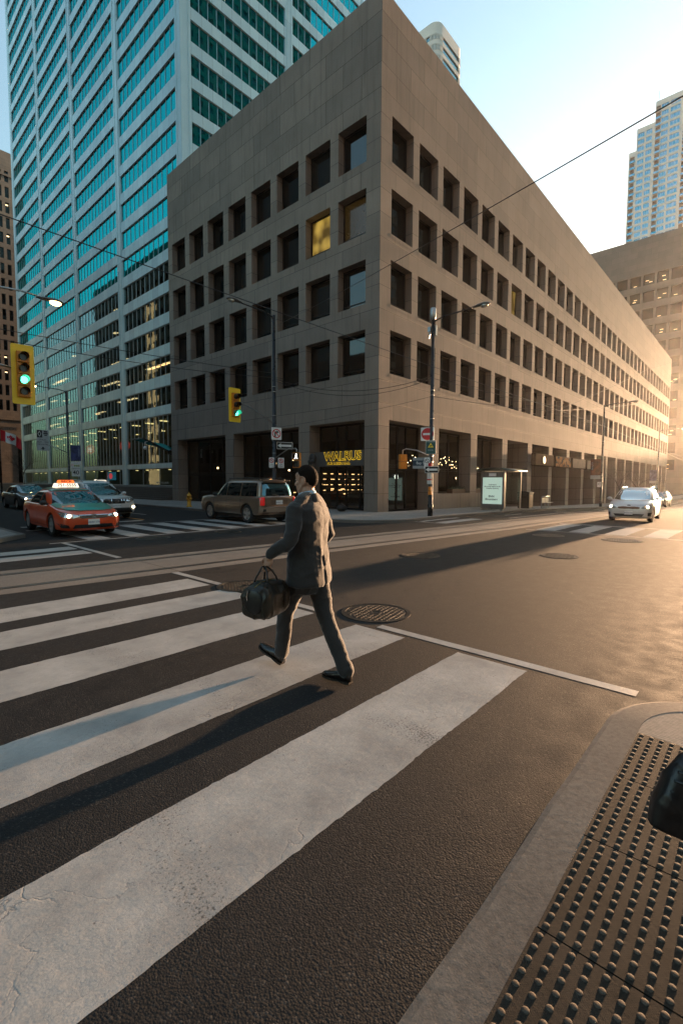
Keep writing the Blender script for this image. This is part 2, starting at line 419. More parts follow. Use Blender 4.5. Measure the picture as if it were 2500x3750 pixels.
# ---------------------------------------------------------------- ground, road, pavements
def strip(xs, ylo, yhi, dz, mb=None, ny=1):
    mb = mb or MB(); 
    for x0, x1 in zip(xs[:-1], xs[1:]):
        for k in range(ny):
            a, b2 = lerp(ylo, yhi, k / ny), lerp(ylo, yhi, (k + 1) / ny)
            mb.quad((x0, a, g(x0) + dz), (x1, a, g(x1) + dz), (x1, b2, g(x1) + dz), (x0, b2, g(x0) + dz))
    return mb
XS = [-90, -60, -40, -20, 0, 5, 10, 17, 25, 35, 45, 65, 90, 160, 300]
gm = MB()
for (x0, x1) in ((-2500, -90), (-90, 0)) + tuple(zip(XS[4:-1], XS[5:])) + ((300, 2500),):
    gm.quad((x0, -2500, g(x0) - .35), (x1, -2500, g(x1) - .35), (x1, 2500, g(x1) - .35), (x0, 2500, g(x0) - .35))
gr = gm.build('ground', ASPH); tag(gr, kind='structure')
road = strip(XS, -110, 160, 0.).build('road', ASPH); tag(road, kind='structure')

def paint(name, x0, x1, y0, y1, rnd=.012, dz=.002, seg=.12, miss=()):
    """a painted bar with slightly ragged edges"""
    mb = MB(); k = max(1, int(max(x1 - x0, y1 - y0) / seg)); along_x = (x1 - x0) >= (y1 - y0)
    def jit(t, s): return rnd * (noise.noise(V((t * 1.1, s, x0 + y0))) * .8 + noise.noise(V((t * 6, s + 5, x0))) * .45 + noise.noise(V((t * 21, s + 2, y0))) * .5)
    pts = []
    for i in range(k + 1):
        t = i / k
        if along_x:
            x = lerp(x0, x1, t); pts.append(((x, y0 + jit(x, 0)), (x, y1 + jit(x, 9))))
        else:
            y = lerp(y0, y1, t); pts.append(((x1 + jit(y, 0), y), (x0 + jit(y, 9), y)))
    for (a, b2), (c, d) in zip(pts[:-1], pts[1:]):
        P = [(p[0], p[1], g(p[0]) + dz) for p in (a, c, d, b2)]; mb.quad(*P)
    return mb.build(name, PAINT, road)
for y0, y1 in ((-2.28, -1.7), (-3.24, -2.62), (-8.08, -7.38), (-9.14, -8.48), (-10.44, -9.74), (-11.8, -11.12), (-13.1, -12.42)):
    paint('crosswalk_stripe', -19.6, -14.74, y0, y1, .014, seg=.035)
for y0, y1 in ((-4.32, -.83), (-6.0, -4.95), (-8.15, -6.5), (-10.45, -9.0), (-13.9, -11.36)):
    paint('edge_line', -14.66, -14.54, y0, y1, .006)
for x0 in (-13.9, -12.73, -11.56, -10.4, -9.22, -8.05, -6.9, -5.75):
    paint('crosswalk_stripe', x0, x0 + .6, -.62, 3.1, .012)
paint('edge_line', -14.9, -5.0, -.82, -.70, .006); paint('edge_line', -14.4, -5.2, 3.3, 3.42, .006)
paint('stop_line', -14.2, -9.9, 4.6, 4.95, .01)
for y0, y1 in ((-9.22, -8.58), (-10.28, -9.66), (-11.36, -10.74), (-12.44, -11.80), (-13.5, -12.9), (-3.95, -3.72), (-5.08, -4.5)):
    paint('crosswalk_stripe', -1.95, 1.25, y0, y1, .012)
paint('edge_line', -2.2, -2.1, -13.6, -8.3, .006); paint('edge_line', 1.4, 1.62, -13.6, -8.3, .01)
paint('edge_line', -2.25, -2.15, -5.2, -3.7, .006)
paint('lane_line', 3., 60., -5.62, -5.5, .008)
for x in (8., 16., 24., 34., 46., 60.): paint('lane_line', x, x + 2.6, -11.9, -11.78, .006)
for x in (5., 13., 22., 33., 46.): paint('lane_line', x, x + 2.2, -4.55, -4.45, .006)
for y in (8., 15., 23., 33., 45.): paint('lane_line', -8.25, -8.15, y, y + 3.)
yl = MB(); yl.quad((-9.75, 5, .008), (-9.65, 5, .008), (-9.65, 90, .008), (-9.75, 90, .008))
yl.build('centre_line', M('yellow_road_paint', (.55, .25, .03), .6, 0, .35, 4), road)

# streetcar track bed
TP = [(-60, -1.7), (-40, -3.4), (-17, -5.4), (-9.3, -6.15), (-2, -6.95), (5, -7.2), (12, -7.28), (25, -7.3), (45, -7.3), (90, -7.3), (300, -7.3)]
def track_y(x): return interp(x, [p[0] for p in TP], [p[1] for p in TP])
tx = sorted(set([-60 + 2 * i for i in range(75)] + [100, 130, 180, 300]))
tb, tr, tg = MB(), MB(), MB()
def ribbon(mb, a, b2, dz):
    for x0, x1 in zip(tx[:-1], tx[1:]):
        c0, c1 = track_y(x0), track_y(x1)
        mb.quad((x0, c0 + a, g(x0) + dz), (x1, c1 + a, g(x1) + dz), (x1, c1 + b2, g(x1) + dz), (x0, c0 + b2, g(x0) + dz))
ribbon(tb, -1.08, 1.08, .004)
t = tb.build('track_bed', TRACK); tag(t, kind='structure')
for s in (-.63, .63):
    ribbon(tr, s - .035, s + .035, .0095); ribbon(tg, s + .035, s + .085, .0085); ribbon(tg, s - .06, s - .035, .0085)
tr.build('rail', STEEL, t); tg.build('rail_groove', BLACKP, t)

def slab(name, poly, dz, mat, parent=None):
    mb = MB(); k = len(poly); mb.add([(x, y, dz) for x, y in poly], [tuple(range(k))]); o = mb.build(name, mat, parent)
    return o
def arc(cx, cy, r, a0, a1, n=12): return [(cx + r * math.cos(R(lerp(a0, a1, i / n))), cy + r * math.sin(R(lerp(a0, a1, i / n)))) for i in range(n + 1)]
def kerb(name, path, w, h0, h1, mat, parent=None):
    """kerb stone along a path, its inner side to the left of the direction of travel"""
    P = [V((x, y)) for x, y in path]; rings = []
    for i, p in enumerate(P):
        d = (P[min(i + 1, len(P) - 1)] - P[max(i - 1, 0)]).normalized(); nrm = V((-d.y, d.x))
        q = p + nrm * w; z = g(p.x)
        rings.append([V((p.x, p.y, z - .2)), V((p.x, p.y, z + h0)), V((p.x + nrm.x * .03, p.y + nrm.y * .03, z + h0 + .012)), V((q.x, q.y, z + h1)), V((q.x, q.y, z - .2))])
    mb = MB(); mb.loft(rings); return mb.build(name, mat, parent)
# north-east corner
ne = [(0, -3.5)] + [(-2.3, -3.5)] + list(reversed(arc(-2.3, -1.1, 2.4, 180, 270)))[1:] + [(-4.7, 110), (8.3, 110), (8.3, 20.8), (0, 20.8)]
o = slab('pavement', [(x, y) for x, y in ne], .12, PAVE); tag(o, kind='structure')
sx = [0, 2, 5, 10, 17, 25, 35, 45, 65, 90, 128]
strip(sx, -3.5, .0, .12, None, 2).build('pavement_strip', PAVE, o)
kerb('kerb', [(-4.86, 110), (-4.86, 60), (-4.86, 20), (-4.86, -1.1)] + arc(-2.3, -1.1, 2.56, 180, 270) + [(x, -3.66) for x in sx], .18, .11, .124, KERB, o)
# north-west corner
o = slab('pavement', [(-60, .0), (-16.1, .0), (-15.1, 1.2), (-15.1, 110), (-60, 110)], .12, PAVE); tag(o, kind='structure')
kerb('kerb', [(-60, -.15), (-16.2, -.15), (-14.95, 1.2), (-14.95, 110)], .18, .11, .124, KERB, o)
# south-east corner
o = slab('pavement', [(0, -14.2), (0, -70), (-4.7, -70), (-4.7, -15.6), (-3.4, -14.2)], .12, PAVE); tag(o, kind='structure')
strip(sx, -18.9, -14.2, .12).build('pavement_strip', PAVE, o)
kerb('kerb', [(x, -14.04) for x in reversed(sx)] + [(-3.4, -14.04), (-4.86, -15.6), (-4.86, -70)], .18, .11, .124, KERB, o)
# south-west corner, where the camera stands: a lowered kerb
cor = list(reversed(arc(-15.22, -14.62, .61, 0, 90)))
o = slab('pavement', [(-60, -14.01)] + [(x, y) for x, y in cor] + [(-14.61, -70), (-60, -70)], .035, BROOM); tag(o, kind='structure')
kerb('kerb', [(-14.43, -70), (-14.43, -40)] + arc(-15.22, -14.62, .79, 0, 90, 16) + [(-16 - .4 * i, -13.83 + .006 * math.sin(i * 1.7)) for i in range(12)] + [(-60, -13.83)], .20, .012, .037, KERB, o)

# tactile plates with domes
mt, nt, b = newmat('tactile_plate'); v = coords(nt, scale=(1, 1, 1))
ck = nd(nt, 'ShaderNodeTexChecker'); nt.links.new(v, ck.inputs[0]); ck.inputs['Scale'].default_value = 210
n1 = noise_(nt, v, 4, 5); 
nt.links.new(ramp(nt, n1, [(.3, (.026, .0215, .017)), (.7, (.050, .041, .033))]), b.inputs['Base Color'])
b.inputs['Roughness'].default_value = .85; b.inputs['Specular IOR Level'].default_value = .12
bump_(nt, b, math_(nt, 'ADD', math_(nt, 'MULTIPLY', ck.outputs['Fac'], .6), noise_(nt, v, 90, 4)), .4, .002); TACT = mt
DOME = M('worn_dome_metal', (.085, .07, .056), .75, .0, .35, 60, .4, 200, .002, spec=.12)
plate0 = None
def plate_mesh(nx, ny):
    p, d = MB(), MB(); Lx, Ly = .5994, .795
    p.box(-Lx + .003, -.003, -Ly, 0, -.02, .006)
    for i in range(nx):
        for j in range(ny):
            cx, cy = -.027 - i * .0545, -.024 - j * .053
            rings = []
            for r, z in ((.0125, .006), (.0118, .0076), (.0098, .0089), (.0065, .0097), (.0025, .0100)):
                rings.append([V((cx + r * math.cos(a), cy + r * math.sin(a), z)) for a in [2 * math.pi * q / 9 for q in range(9)]])
            d.loft(rings)
    return p, d
lab = ['tactile paving plate with raised domes, the one ending at the rounded kerb corner', 'tactile paving plate second from the kerb corner, beside the black bag',
       'tactile paving plate third from the kerb corner', 'tactile paving plate fourth from the kerb corner, near the bottom of the picture',
       'tactile paving plate fifth from the kerb corner, cut by the bottom edge']
for i in range(5):
    x = -15.345 - .6 * i
    if i == 0:
        p, d = plate_mesh(11, 15)
        plate0 = p.build('tactile_paving_plate', TACT); d.build('dome', DOME, plate0, True)['kind'] = 'stuff'; o = plate0
    else: o = dup(plate0)
    o.location = (x, -14.035 + (.004 if i % 2 else 0), .036); tag(o, lab[i], 'tactile paving', 'tactile plates along the kerb')

# manhole covers
def manhole(x, y, r, label, kind=0, cat='manhole cover'):
    t = thing('manhole_cover', label, cat, (x, y, g(x) + .001), .2, 'manhole covers in the carriageway')
    B = Bs((0, 0, 0), (0, 0, 1), (1, 0, 0), (0, 1, 0))
    mb = MB(); mb.ring(B, 0, 0, r * .93, r * 1.04, -.02, .006, 40); mb.build('rim', IRON, t)
    mb = MB(); mb.disc(B, 0, 0, r * .925, -.02, .003, 40)
    s = .062 if kind == 0 else .085
    n = int(r / s) + 1
    for i in range(-n, n + 1):
        for j in range(-n, n + 1):
            cx, cy = i * s, j * s
            if math.hypot(cx, cy) > r * .86: continue
            if kind == 0 and math.hypot(cx, cy) < r * .2: continue
            w = s * .36 if kind == 0 else s * .30
            h = s * .36 if kind == 0 else s * .46
            if kind == 0: mb.box(cx - w, cx + w, cy - h, cy + h, .002, .0065)
            else: mb.box(cx - w, cx + w, cy - h, cy + h, .0, .007)
    if kind == 0: mb.ring(B, 0, 0, r * .13, r * .18, 0, .0065, 20)
    mb.build('lid', IRON, t); 
manhole(-14.18, -10.98, .42, 'large round manhole cover beside the crosswalk edge line, right of the walking man')
manhole(-14.42, -8.52, .40, 'round manhole cover partly hidden by the brown duffel bag')
manhole(-9.84, -8.86, .42, 'manhole cover at the edge of the long shadow in mid road')
manhole(-7.71, -11.17, .38, 'slotted grate cover in the sunlit road beyond the car shadow', 1)
manhole(-3.37, -11.54, .5, 'wide manhole cover just before the far right crosswalk')
manhole(-3.62, -9.56, .45, 'manhole cover lying inside the car shadow near the far right crosswalk')
manhole(-12.44, -1.45, .46, 'manhole cover beside the far crosswalk in front of the orange taxi')
manhole(-10.0, -1.6, .42, 'manhole cover in front of the far crosswalk and the gold car')
for (x, y, a, l) in () and ((-15.75, -13.27, .9, 'cigarette butt on the asphalt near the kerb corner'), (-16.35, -13.62, 2.2, 'cigarette butt lying beside the kerb')):
    mb = MB(); T = Matrix.Translation((x, y, .012)) @ Matrix.Rotation(a, 4, 'Z')
    mb.tube([T @ V((-.013, 0, 0)), T @ V((.013, 0, 0))], .0035, 8); o = mb.build('cigarette_butt', M('cigarette_paper', (.7, .62, .5), .8)); tag(o, l, 'litter')
# ---------------------------------------------------------------- corner building
corner = thing('stone_office_building', 'low tan stone office block with deep square windows filling the street corner', 'building', (0, 0, 0))
LB = Bs((0, 0, 0), (-1, 0, 0)); RB = Bs((0, 0, 0), (0, -1, 0))
bM = 2.475; OW = 1.90; TOP = 25.1
zr = [4.85, 7.2, 9.38, 10.65, 12.83, 14.1, 16.28, 17.55, 19.73, TOP]
DW = .5
wall = MB()
ul = sorted([-20.74] + [-(.9 + bM * i) for i in range(8)] + [-(.9 + bM * i + OW) for i in range(8)] + [0])
ur = sorted([0] + [.9 + bM * i for i in range(36)] + [.9 + bM * i + OW for i in range(36)] + [90.4])
isopen = lambda i, j: DW if (i % 2 == 1 and j % 2 == 1) else 0
facade(wall, LB, ul, zr, isopen); facade(wall, RB, ur, zr, isopen)
lbay = [(.9, 4.96), (5.86, 12.36), (13.3, 19.8)]
ug = [-20.74, -19.8, -13.3, -12.36, -5.86, -4.96, -.9, 0]
facade(wall, LB, ug, [-.3, .10, 4.85], lambda i, j: .9 if (i % 2 == 1 and j == 1) else 0)
rb = [(.9 + 4.95 * k, .9 + 4.95 * k + 4.05) for k in range(18)]
uu = [0] + [x for p in rb for x in p] + [90.4]
def gd(i, j):
    if i % 2 == 0: return 0
    k = i // 2
    if k in (1, 2) and j == 0: return 0
    return .9 if k < 3 else 3.0
facade(wall, RB, uu, [-1.8, .95, 4.85], gd)
# roof, back, far end, arcade back wall
wall.quad((0, 0, TOP), (90.4, 0, TOP), (90.4, .6, TOP), (0, .6, TOP)); wall.quad((0, .6, TOP), (.6, .6, TOP), (.6, 20.74, TOP), (0, 20.74, TOP))
wall.quad((.6, .6, TOP - 1), (90.4, .6, TOP - 1), (90.4, 20.74, TOP - 1), (.6, 20.74, TOP - 1))
wall.quad((.6, .6, TOP - 1), (90.4, .6, TOP - 1), (90.4, .6, TOP), (.6, .6, TOP)); wall.quad((.6, .6, TOP - 1), (.6, 20.74, TOP - 1), (.6, 20.74, TOP), (.6, .6, TOP))
wall.quad((90.4, 0, -1.8), (90.4, 20.74, -1.8), (90.4, 20.74, TOP), (90.4, 0, TOP)); wall.quad((0, 20.74, -.3), (90.4, 20.74, -.3), (90.4, 20.74, TOP), (0, 20.74, TOP))
wall.quad((15.8, 3.0, -1.8), (90.4, 3.0, -1.8), (90.4, 3.0, 4.85), (15.8, 3.0, 4.85))
# sills proud of the spandrels
for (B, ux) in ((LB, [u for u in ul if u not in (-20.74, 0)]), (RB, [u for u in ur if u not in (0, 90.4)])):
    for a, b2 in zip(ux[0::2], ux[1::2]):
        for j in (1, 3, 5, 7): wall.prism([(a - .07, zr[j] - .17), (b2 + .07, zr[j] - .17), (b2 + .02, zr[j] - .015), (a - .02, zr[j] - .015)], B, 0, .007)
# plinths of the ground-floor piers
for y0, y1 in ((0.012, .9), (4.96, 5.86), (12.36, 13.3), (19.8, 20.72)): wall.ob(LB, -y1, -y0, .1, .42, 0, .012)
for k in range(6): wall.ob(RB, .012 if k == 0 else .9 + 4.95 * k - .9, .9 + 4.95 * k, g(4.95 * k) + .05, g(4.95 * k) + .42, 0, .012)
wall.build('wall', STONE, corner)
PANES = [DARKG, DARKG, BLINDG, DARKG, BLINDG]
LITW = mat_emit('lit_office_window', (.85, .50, .07), .36)
m, nt, b = newmat('lit_window_room'); v = coords(nt)
gn = nd(nt, 'ShaderNodeTexNoise'); nt.links.new(v, gn.inputs['Vector']); gn.inputs['Scale'].default_value = .9
b.inputs['Base Color'].default_value = (.1, .06, .02, 1); b.inputs['Roughness'].default_value = .1
nt.links.new(ramp(nt, gn.outputs['Fac'], [(.45, (.10, .055, .008)), (.75, (.95, .62, .12))]), b.inputs['Emission Color']); b.inputs['Emission Strength'].default_value = .09; LITW = m
DIMW = M('dim_lit_window', (.025, .018, .008), .12, var=.3, emit=(.35, .19, .04), es=.008)
def add_window(fm, pm, B, a, b2, v0, v1, d, fr=.07, mull=(), rail=None, fmi=0):
    n0, n1 = -d - .02, -d + .06
    fm.ob(B, a, b2, v0, v0 + fr, n0, n1, fmi); fm.ob(B, a, b2, v1 - fr, v1, n0, n1, fmi)
    fm.ob(B, a, a + fr, v0 + fr, v1 - fr, n0, n1, fmi); fm.ob(B, b2 - fr, b2, v0 + fr, v1 - fr, n0, n1, fmi)
    for x in mull: fm.ob(B, x - fr * .45, x + fr * .45, v0 + fr, v1 - fr, n0, n1 - .008, fmi)
    for r in (rail or ()): fm.ob(B, a + fr, b2 - fr, r - .02, r + .02, n0, n1 - .015, fmi)
    pm.quad(B.p(a + fr, v0 + fr, -d), B.p(b2 - fr, v0 + fr, -d), B.p(b2 - fr, v1 - fr, -d), B.p(a + fr, v1 - fr, -d))
def window(parent, B, a, b2, v0, v1, d, glass, fr=.07, mull=(), rail=None, fmat=None, label=None):
    fm, pm = MB(), MB(); add_window(fm, pm, B, a, b2, v0, v1, d, fr, mull, rail)
    w = fm.build('window', fmat or DARKF, parent); pm.build('pane', glass, w)
    if label: w['label'] = label
    return w
rnd = random.Random(3)
for i in range(8):
    for j in (1, 3, 5, 7):
        a = .9 + bM * i; gl = rnd.choice(PANES)
        lb_ = None
        if i == 1 and j == 5: gl = LITW; lb_ = 'window glowing yellow from a lit room'
        if i == 0 and j == 5: gl = DIMW
        window(corner, LB, -a - OW, -a, zr[j], zr[j + 1], DW, gl, rail=(zr[j] + .34,), label=lb_)
ff, pp = MB(), MB()
for i in range(36):
    for j in (1, 3, 5, 7):
        a = .9 + bM * i
        if i < 17:
            gl = rnd.choice(PANES)
            if i == 6 and j == 5: gl = LITW
            window(corner, RB, a, a + OW, zr[j], zr[j + 1], DW, gl, rail=(zr[j] + .34,))
        else: add_window(ff, pp, RB, a, a + OW, zr[j], zr[j + 1], DW)
o = ff.build('window', DARKF, corner); o['kind'] = 'stuff'; pp.build('pane', DARKG, o)
# shop fronts on the ground floor
window(corner, LB, -4.96, -.9, .10, 4.85, .9, SHOPG, .12, (-3.6, -2.9, -1.9), (2.35, 2.5, 3.4))
window(corner, LB, -12.36, -5.86, .10, 4.85, .9, SHOPG, .16, (-10.7, -9.1, -7.5), (2.1, 2.2, 2.3))
window(corner, LB, -19.8, -13.3, .10, 4.85, .9, SHOPG, .16, (-18.2, -16.55, -14.9), (2.1, 2.2, 2.3))
window(corner, RB, .9, 4.95, .02, 4.85, .9, SHOPG, .12, (2.0, 2.85, 3.7), (2.38, 2.5, 2.62))
window(corner, RB, 5.85, 9.9, .95, 4.85, .9, SHOPG, .14, (7.2, 8.5), (2.38, 2.5))
window(corner, RB, 10.8, 14.85, .95, 4.85, .9, SHOPG, .14, (12.1, 13.5), (2.38, 2.5))
dm = MB()
for k in range(3, 18):
    a, b2 = rb[k]; dm.ob(RB, a + .5, b2 - .5, -1.7, 2.6, -2.99, -2.9)
dm.build('door', M('brown_recess_door', (.07, .035, .018), .5, 0, .3, 2), corner)
im = MB()
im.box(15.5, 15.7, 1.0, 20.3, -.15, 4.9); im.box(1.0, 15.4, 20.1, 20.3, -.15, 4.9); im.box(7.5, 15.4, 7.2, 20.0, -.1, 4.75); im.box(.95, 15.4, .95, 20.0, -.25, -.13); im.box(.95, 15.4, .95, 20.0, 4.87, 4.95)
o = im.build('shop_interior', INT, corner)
sh = MB(); lam = MB(); rnd = random.Random(11)
for y in (5.9, 6.5):                    # back bar with lit shelves and bottles
    for z in (.9, 1.25, 1.6, 1.95):
        sh.box(2.2, 7.2, y, y + .28, z, z + .03)
        for q in range(26):
            x = 2.3 + q * .185 + rnd.uniform(-.03, .03); h = rnd.uniform(.12, .24)
            if rnd.random() < .7: sh.tube([(x, y + .1, z + .03), (x, y + .1, z + .03 + h * .6), (x, y + .1, z + .03 + h)], [.035, .033, .012], 6)
        if y == 5.9: 
            for q in range(7): lam.box(2.4 + q * .68, 2.4 + q * .68 + rnd.uniform(.15, .4), y + .28, y + .30, z + .2, z + .235)
for q in range(16):
    z = rnd.choice((.75, 1.1, 1.45, 1.8)); y = rnd.uniform(7.5, 19); lam.box(6.9, 6.95, y, y + rnd.uniform(.1, .35), z, z + .05)
sh.build('bar_shelf', M('bar_shelf_wood', (.06, .035, .018), .4, 0, .3, 3), corner); lam.build('shelf_light', LAMPW, corner)['kind'] = 'stuff'
pl = MB(); cd = MB()
for (x, y, z) in ((2.4, 1.7, 2.15), (3.0, 2.3, 2.0), (1.7, 2.2, 2.1), (7.1, 1.9, 2.0), (7.35, 2.0, 1.95), (11.4, 1.8, 1.95), (8.4, 2.6, 1.7), (2.0, 8.6, 3.0), (2.2, 10.6, 2.9), (1.9, 14.5, 2.6), (2.1, 17.5, 2.7), (1.7, 6.9, 3.7), (2.3, 9.3, 2.4)):
    pl = MB(); cd = MB(); pl.ell((x, y, z), (.07, .07, .08), n=10, m=6); cd.tube([(x, y, z + .07), (x, y, 4.7)], .006, 4)
    cd.build('lamp_cord', BLACKP, pl.build('pendant_lamp', mat_emit('pendant_bulb', (1., .66, .34), 5.), corner))
st = MB()
for (xa, xb) in ((5.2, 9.9), (10.4, 14.8)):
    for q in range(60):
        x = rnd.uniform(xa, xb); z = 2.95 + .28 * math.sin(x * 2.1) + rnd.uniform(-.22, .22); y = rnd.uniform(1.4, 2.3)
        st.ell((x, y, z), (.022, .022, .022), n=6, m=4)
o = st.build('string_lights', mat_emit('fairy_bulb', (1., .70, .36), 9.)); tag(o, 'strings of tiny warm fairy lights hanging inside the corner restaurant windows', 'string lights')
o = text('hanging_sign', 'Oi', .34, mat_emit('neon_white', (.85, .9, .8), 1.2), None, Bs((0, 1.3, 0), (0, -1, 0)).M4(3.4, 1.95, 0), .01, bold=.01)
tag(o, 'small white lit letters hanging behind the glass of the corner door', 'sign')
# planter boxes behind the low wall
WOOD = M('planter_wood', (.11, .06, .032), .65, 0, .3, 9, .3, 40)
LEAF = M('shrub_leaf', (.035, .05, .018), .55, 0, .5, 12)
for k, (x0, x1, l) in enumerate(((7.9, 9.6, 'wooden planter with clipped dark shrubs on the sill of the middle restaurant window'), (11.0, 13.3, 'wooden planter with low shrubs on the window sill behind the bus shelter'))):
    t = thing('window_planter', l, 'planter', ((x0 + x1) / 2, .36, .955), 0, 'planters on the restaurant sills')
    w = (x1 - x0) / 2; mb = MB(); mb.box(-w, w, -.2, .2, 0, .08); mb.box(-w, w, -.2, .2, .09, .17); mb.box(-w, w, -.2, .2, .18, .27); mb.build('box', WOOD, t, bevel=.008)
    mb = MB()
    for q in range(int(w * 420)):
        c = V((rnd.uniform(-w, w), rnd.uniform(-.18, .18), .27 + abs(rnd.gauss(0, .09)))); s = .035
        a = V((rnd.uniform(-1, 1), rnd.uniform(-1, 1), rnd.uniform(-1, 1))).normalized(); b2 = a.orthogonal().normalized()
        mb.quad(c - a * s, c + b2 * s * .6, c + a * s, c - b2 * s * .6)
    mb.build('shrub', LEAF, t)
# WALRUS sign
t = thing('pub_sign', 'long grey sign board with glowing yellow-edged letters WALRUS above the pub door', 'sign', (-.06, 2.69, 2.9))
SB = Bs((0, 0, 0), (-1, 0, 0))
mb = MB(); mb.ob(SB, -1.78, 1.78, -.4, .4, -.12, 0); mb.build('board', M('sign_grey', (.10, .095, .09), .5, .2, .1, 4), t, bevel=.01)
GLOW = mat_emit('yellow_letter_glow', (1., .62, .03), .66)
text('letters_glow', 'WALRUS', .66, GLOW, t, SB.M4(.32, .12, .012), .006, sx=1.03, bold=.016)
text('letters', 'WALRUS', .66, BLACKP, t, SB.M4(.345, .122, .035), .012, sx=1.03, bold=.0)
text('small_letters_glow', 'PUB & BEER HALL', .20, GLOW, t, SB.M4(.05, -.255, .01), .004, sx=1.08, bold=.006)
text('small_letters', 'PUB & BEER HALL', .20, BLACKP, t, SB.M4(.056, -.252, .02), .006, sx=1.08)
mb = MB(); mb.ell((-.16, 1.80, .05), (.14, .26, .30)); mb.ell((-.24, 1.93, -.12), (.12, .13, .13)); mb.ell((-.24, 1.69, -.12), (.12, .13, .13)); wh = fuse(mb, [BLACKP], .02, 2); wh = link('walrus_head', wh, t)
for y in (1.73, 1.89): mb = MB(); mb.limb([(-.31, y, -.16), (-.34, y, -.34), (-.31, y, -.46)], [.035, .026, .01], 8); mb.build('tusk', BLACKP, wh, True)
# sign boxes in the bays along the right-hand street
m, nt, b = newmat('poster_picture'); v = coords(nt, scale=(1, 1, 1))
n1 = noise_(nt, v, 2.6, 4, .6)
nt.links.new(ramp(nt, n1, [(.42, (.012, .014, .02)), (.47, (.10, .05, .03)), (.52, (.28, .11, .035)), (.7, (.30, .20, .12))]), b.inputs['Base Color']); POSTER = m; b.inputs['Specular IOR Level'].default_value = .03; b.inputs['Roughness'].default_value = .95
SILV = M('brushed_panel', (.26, .22, .18), .92, 0, .2, 2, spec=.03)
BROWNP = M('brown_panel', (.05, .032, .023), .95, 0, .2, 2, spec=.03)
for k, (mat, l) in zip((4, 5, 6, 7), ((BROWNP, 'brown sign box with a round orange emblem over the first recessed bay'), (POSTER, 'sign box with a dark and orange picture panel over the second recessed bay'), (SILV, 'plain silver sign box over the third recessed bay'), (SILV, 'plain pale sign box nearest the tall lamp post, over the fourth recessed bay'))):
    a, b2 = rb[k]; t = thing('sign_box', l, 'sign', ((a + b2) / 2, -.2, 3.58 + g(a) * .0), 0, 'sign boxes along the recessed bays')
    w = (b2 - a) / 2 + .15; mb = MB(); mb.box(-w, w, -.16, .19, -.5, .5); mb.build('box', BROWNP, t, bevel=.01)
    mb = MB(); mb.box(-w + .06, w - .06, -.19, -.165, -.44, .44); mb.build('panel', mat, t)
    if k == 4:
        B = Bs((0, -.19, 0), (0, -1, 0)); mb = MB(); mb.ring(B, -.2, 0, .16, .3, 0, .02); mb.disc(B, -.2, 0, .07, 0, .02); mb.build('emblem', M('orange_emblem', (.5, .16, .03), .4), t)

# ---------------------------------------------------------------- glass office tower
tower = thing('office_tower', 'tall pale metal office tower with teal ribbon windows rising on the left', 'building', (8.4, 33.2, 0))
X0, Y0 = 8.4, 33.2
TL = Bs((0, -Y0, 0), (-1, 0, 0)); TR = Bs((-X0, 0, 0), (0, -1, 0))     # local frames: u = -y and u = x in world
NF = 31; FL = 3.46; T0 = 12.7
tz = [1.1, 3.21, 3.73, 9.46]
for k in range(NF): tz += [T0 + FL * k - 2.2, T0 + FL * k]
tz.append(T0 + FL * NF + 3)
lb_t = [(34.35 + 15.6 * k, 48.45 + 15.6 * k) for k in range(4)]; yend = 96.7
rb_t = [(9.65 + 14.55 * k, 22.95 + 14.55 * k) for k in range(2)]; xend = 38.4
tu = sorted([-yend] + [-p for q in lb_t for p in q] + [-Y0]); tv = sorted([X0] + [p for q in rb_t for p in q] + [xend])
tw = MB()
facade(tw, TL, tu, tz, lambda i, j: .18 if i % 2 == 1 and j % 2 == 0 and j < len(tz) - 2 else 0)
facade(tw, TR, tv, tz, lambda i, j: .18 if i % 2 == 1 and j % 2 == 0 and j < len(tz) - 2 else 0)
zt = tz[-1]; a, b2 = xend - X0, yend - Y0
tw.quad((0, 0, zt), (a, 0, zt), (a, b2, zt), (0, b2, zt)); tw.quad((a, 0, 1), (a, b2, 1), (a, b2, zt), (a, 0, zt)); tw.quad((0, b2, 1), (a, b2, 1), (a, b2, zt), (0, b2, zt))
for p0, p1 in lb_t: 
    for y in (p0 - .28, p1 + .28): tw.ob(TL, -y - .05, -y + .05, 1.1, zt, 0, .05)
for p0, p1 in rb_t:
    for x in (p0 - .28, p1 + .28): tw.ob(TR, x - .05, x + .05, 1.1, zt, 0, .05)
tw.build('wall', ALU, tower)
MULL = M('tower_mullion', (.40, .44, .45), .4, .5, .1, 3)
fs_, ps_ = MB(), MB()
for f in range(NF):
    v0, v1 = T0 + FL * f - 2.2, T0 + FL * f
    for k in range(4):
        y0, y1 = lb_t[k]; mu = [lerp(-y1, -y0, q / 12) for q in range(1, 12)]
        if f <= 19 and (f < 14 or k < 3): window(tower, TL, -y1, -y0, v0, v1, .17, TOWERG if f < 5 else TEALG, .07, mu, fmat=MULL)
        else: add_window(fs_, ps_, TL, -y1, -y0, v0, v1, .17, .07, mu)
    for k in range(2):
        x0, x1 = rb_t[k]; mu = [lerp(x0, x1, q / 12) for q in range(1, 12)]
        if k < 1 and 7 <= f < 16: window(tower, TR, x0, x1, v0, v1, .17, TEALG, .07, mu, fmat=MULL)
        else: add_window(fs_, ps_, TR, x0, x1, v0, v1, .17, .07, mu)
o = fs_.build('window', MULL, tower); o['kind'] = 'stuff'; ps_.build('pane', TEALG, o)
bk = MB()
for f in (13, 14): 
    for (y0, y1) in lb_t: bk.ob(TL, -y1 + .05, -y0 - .05, T0 + FL * f - 2.16, T0 + FL * f - 1.86, -.16, -.14)
bk.build('louvre', BLACKP, tower)
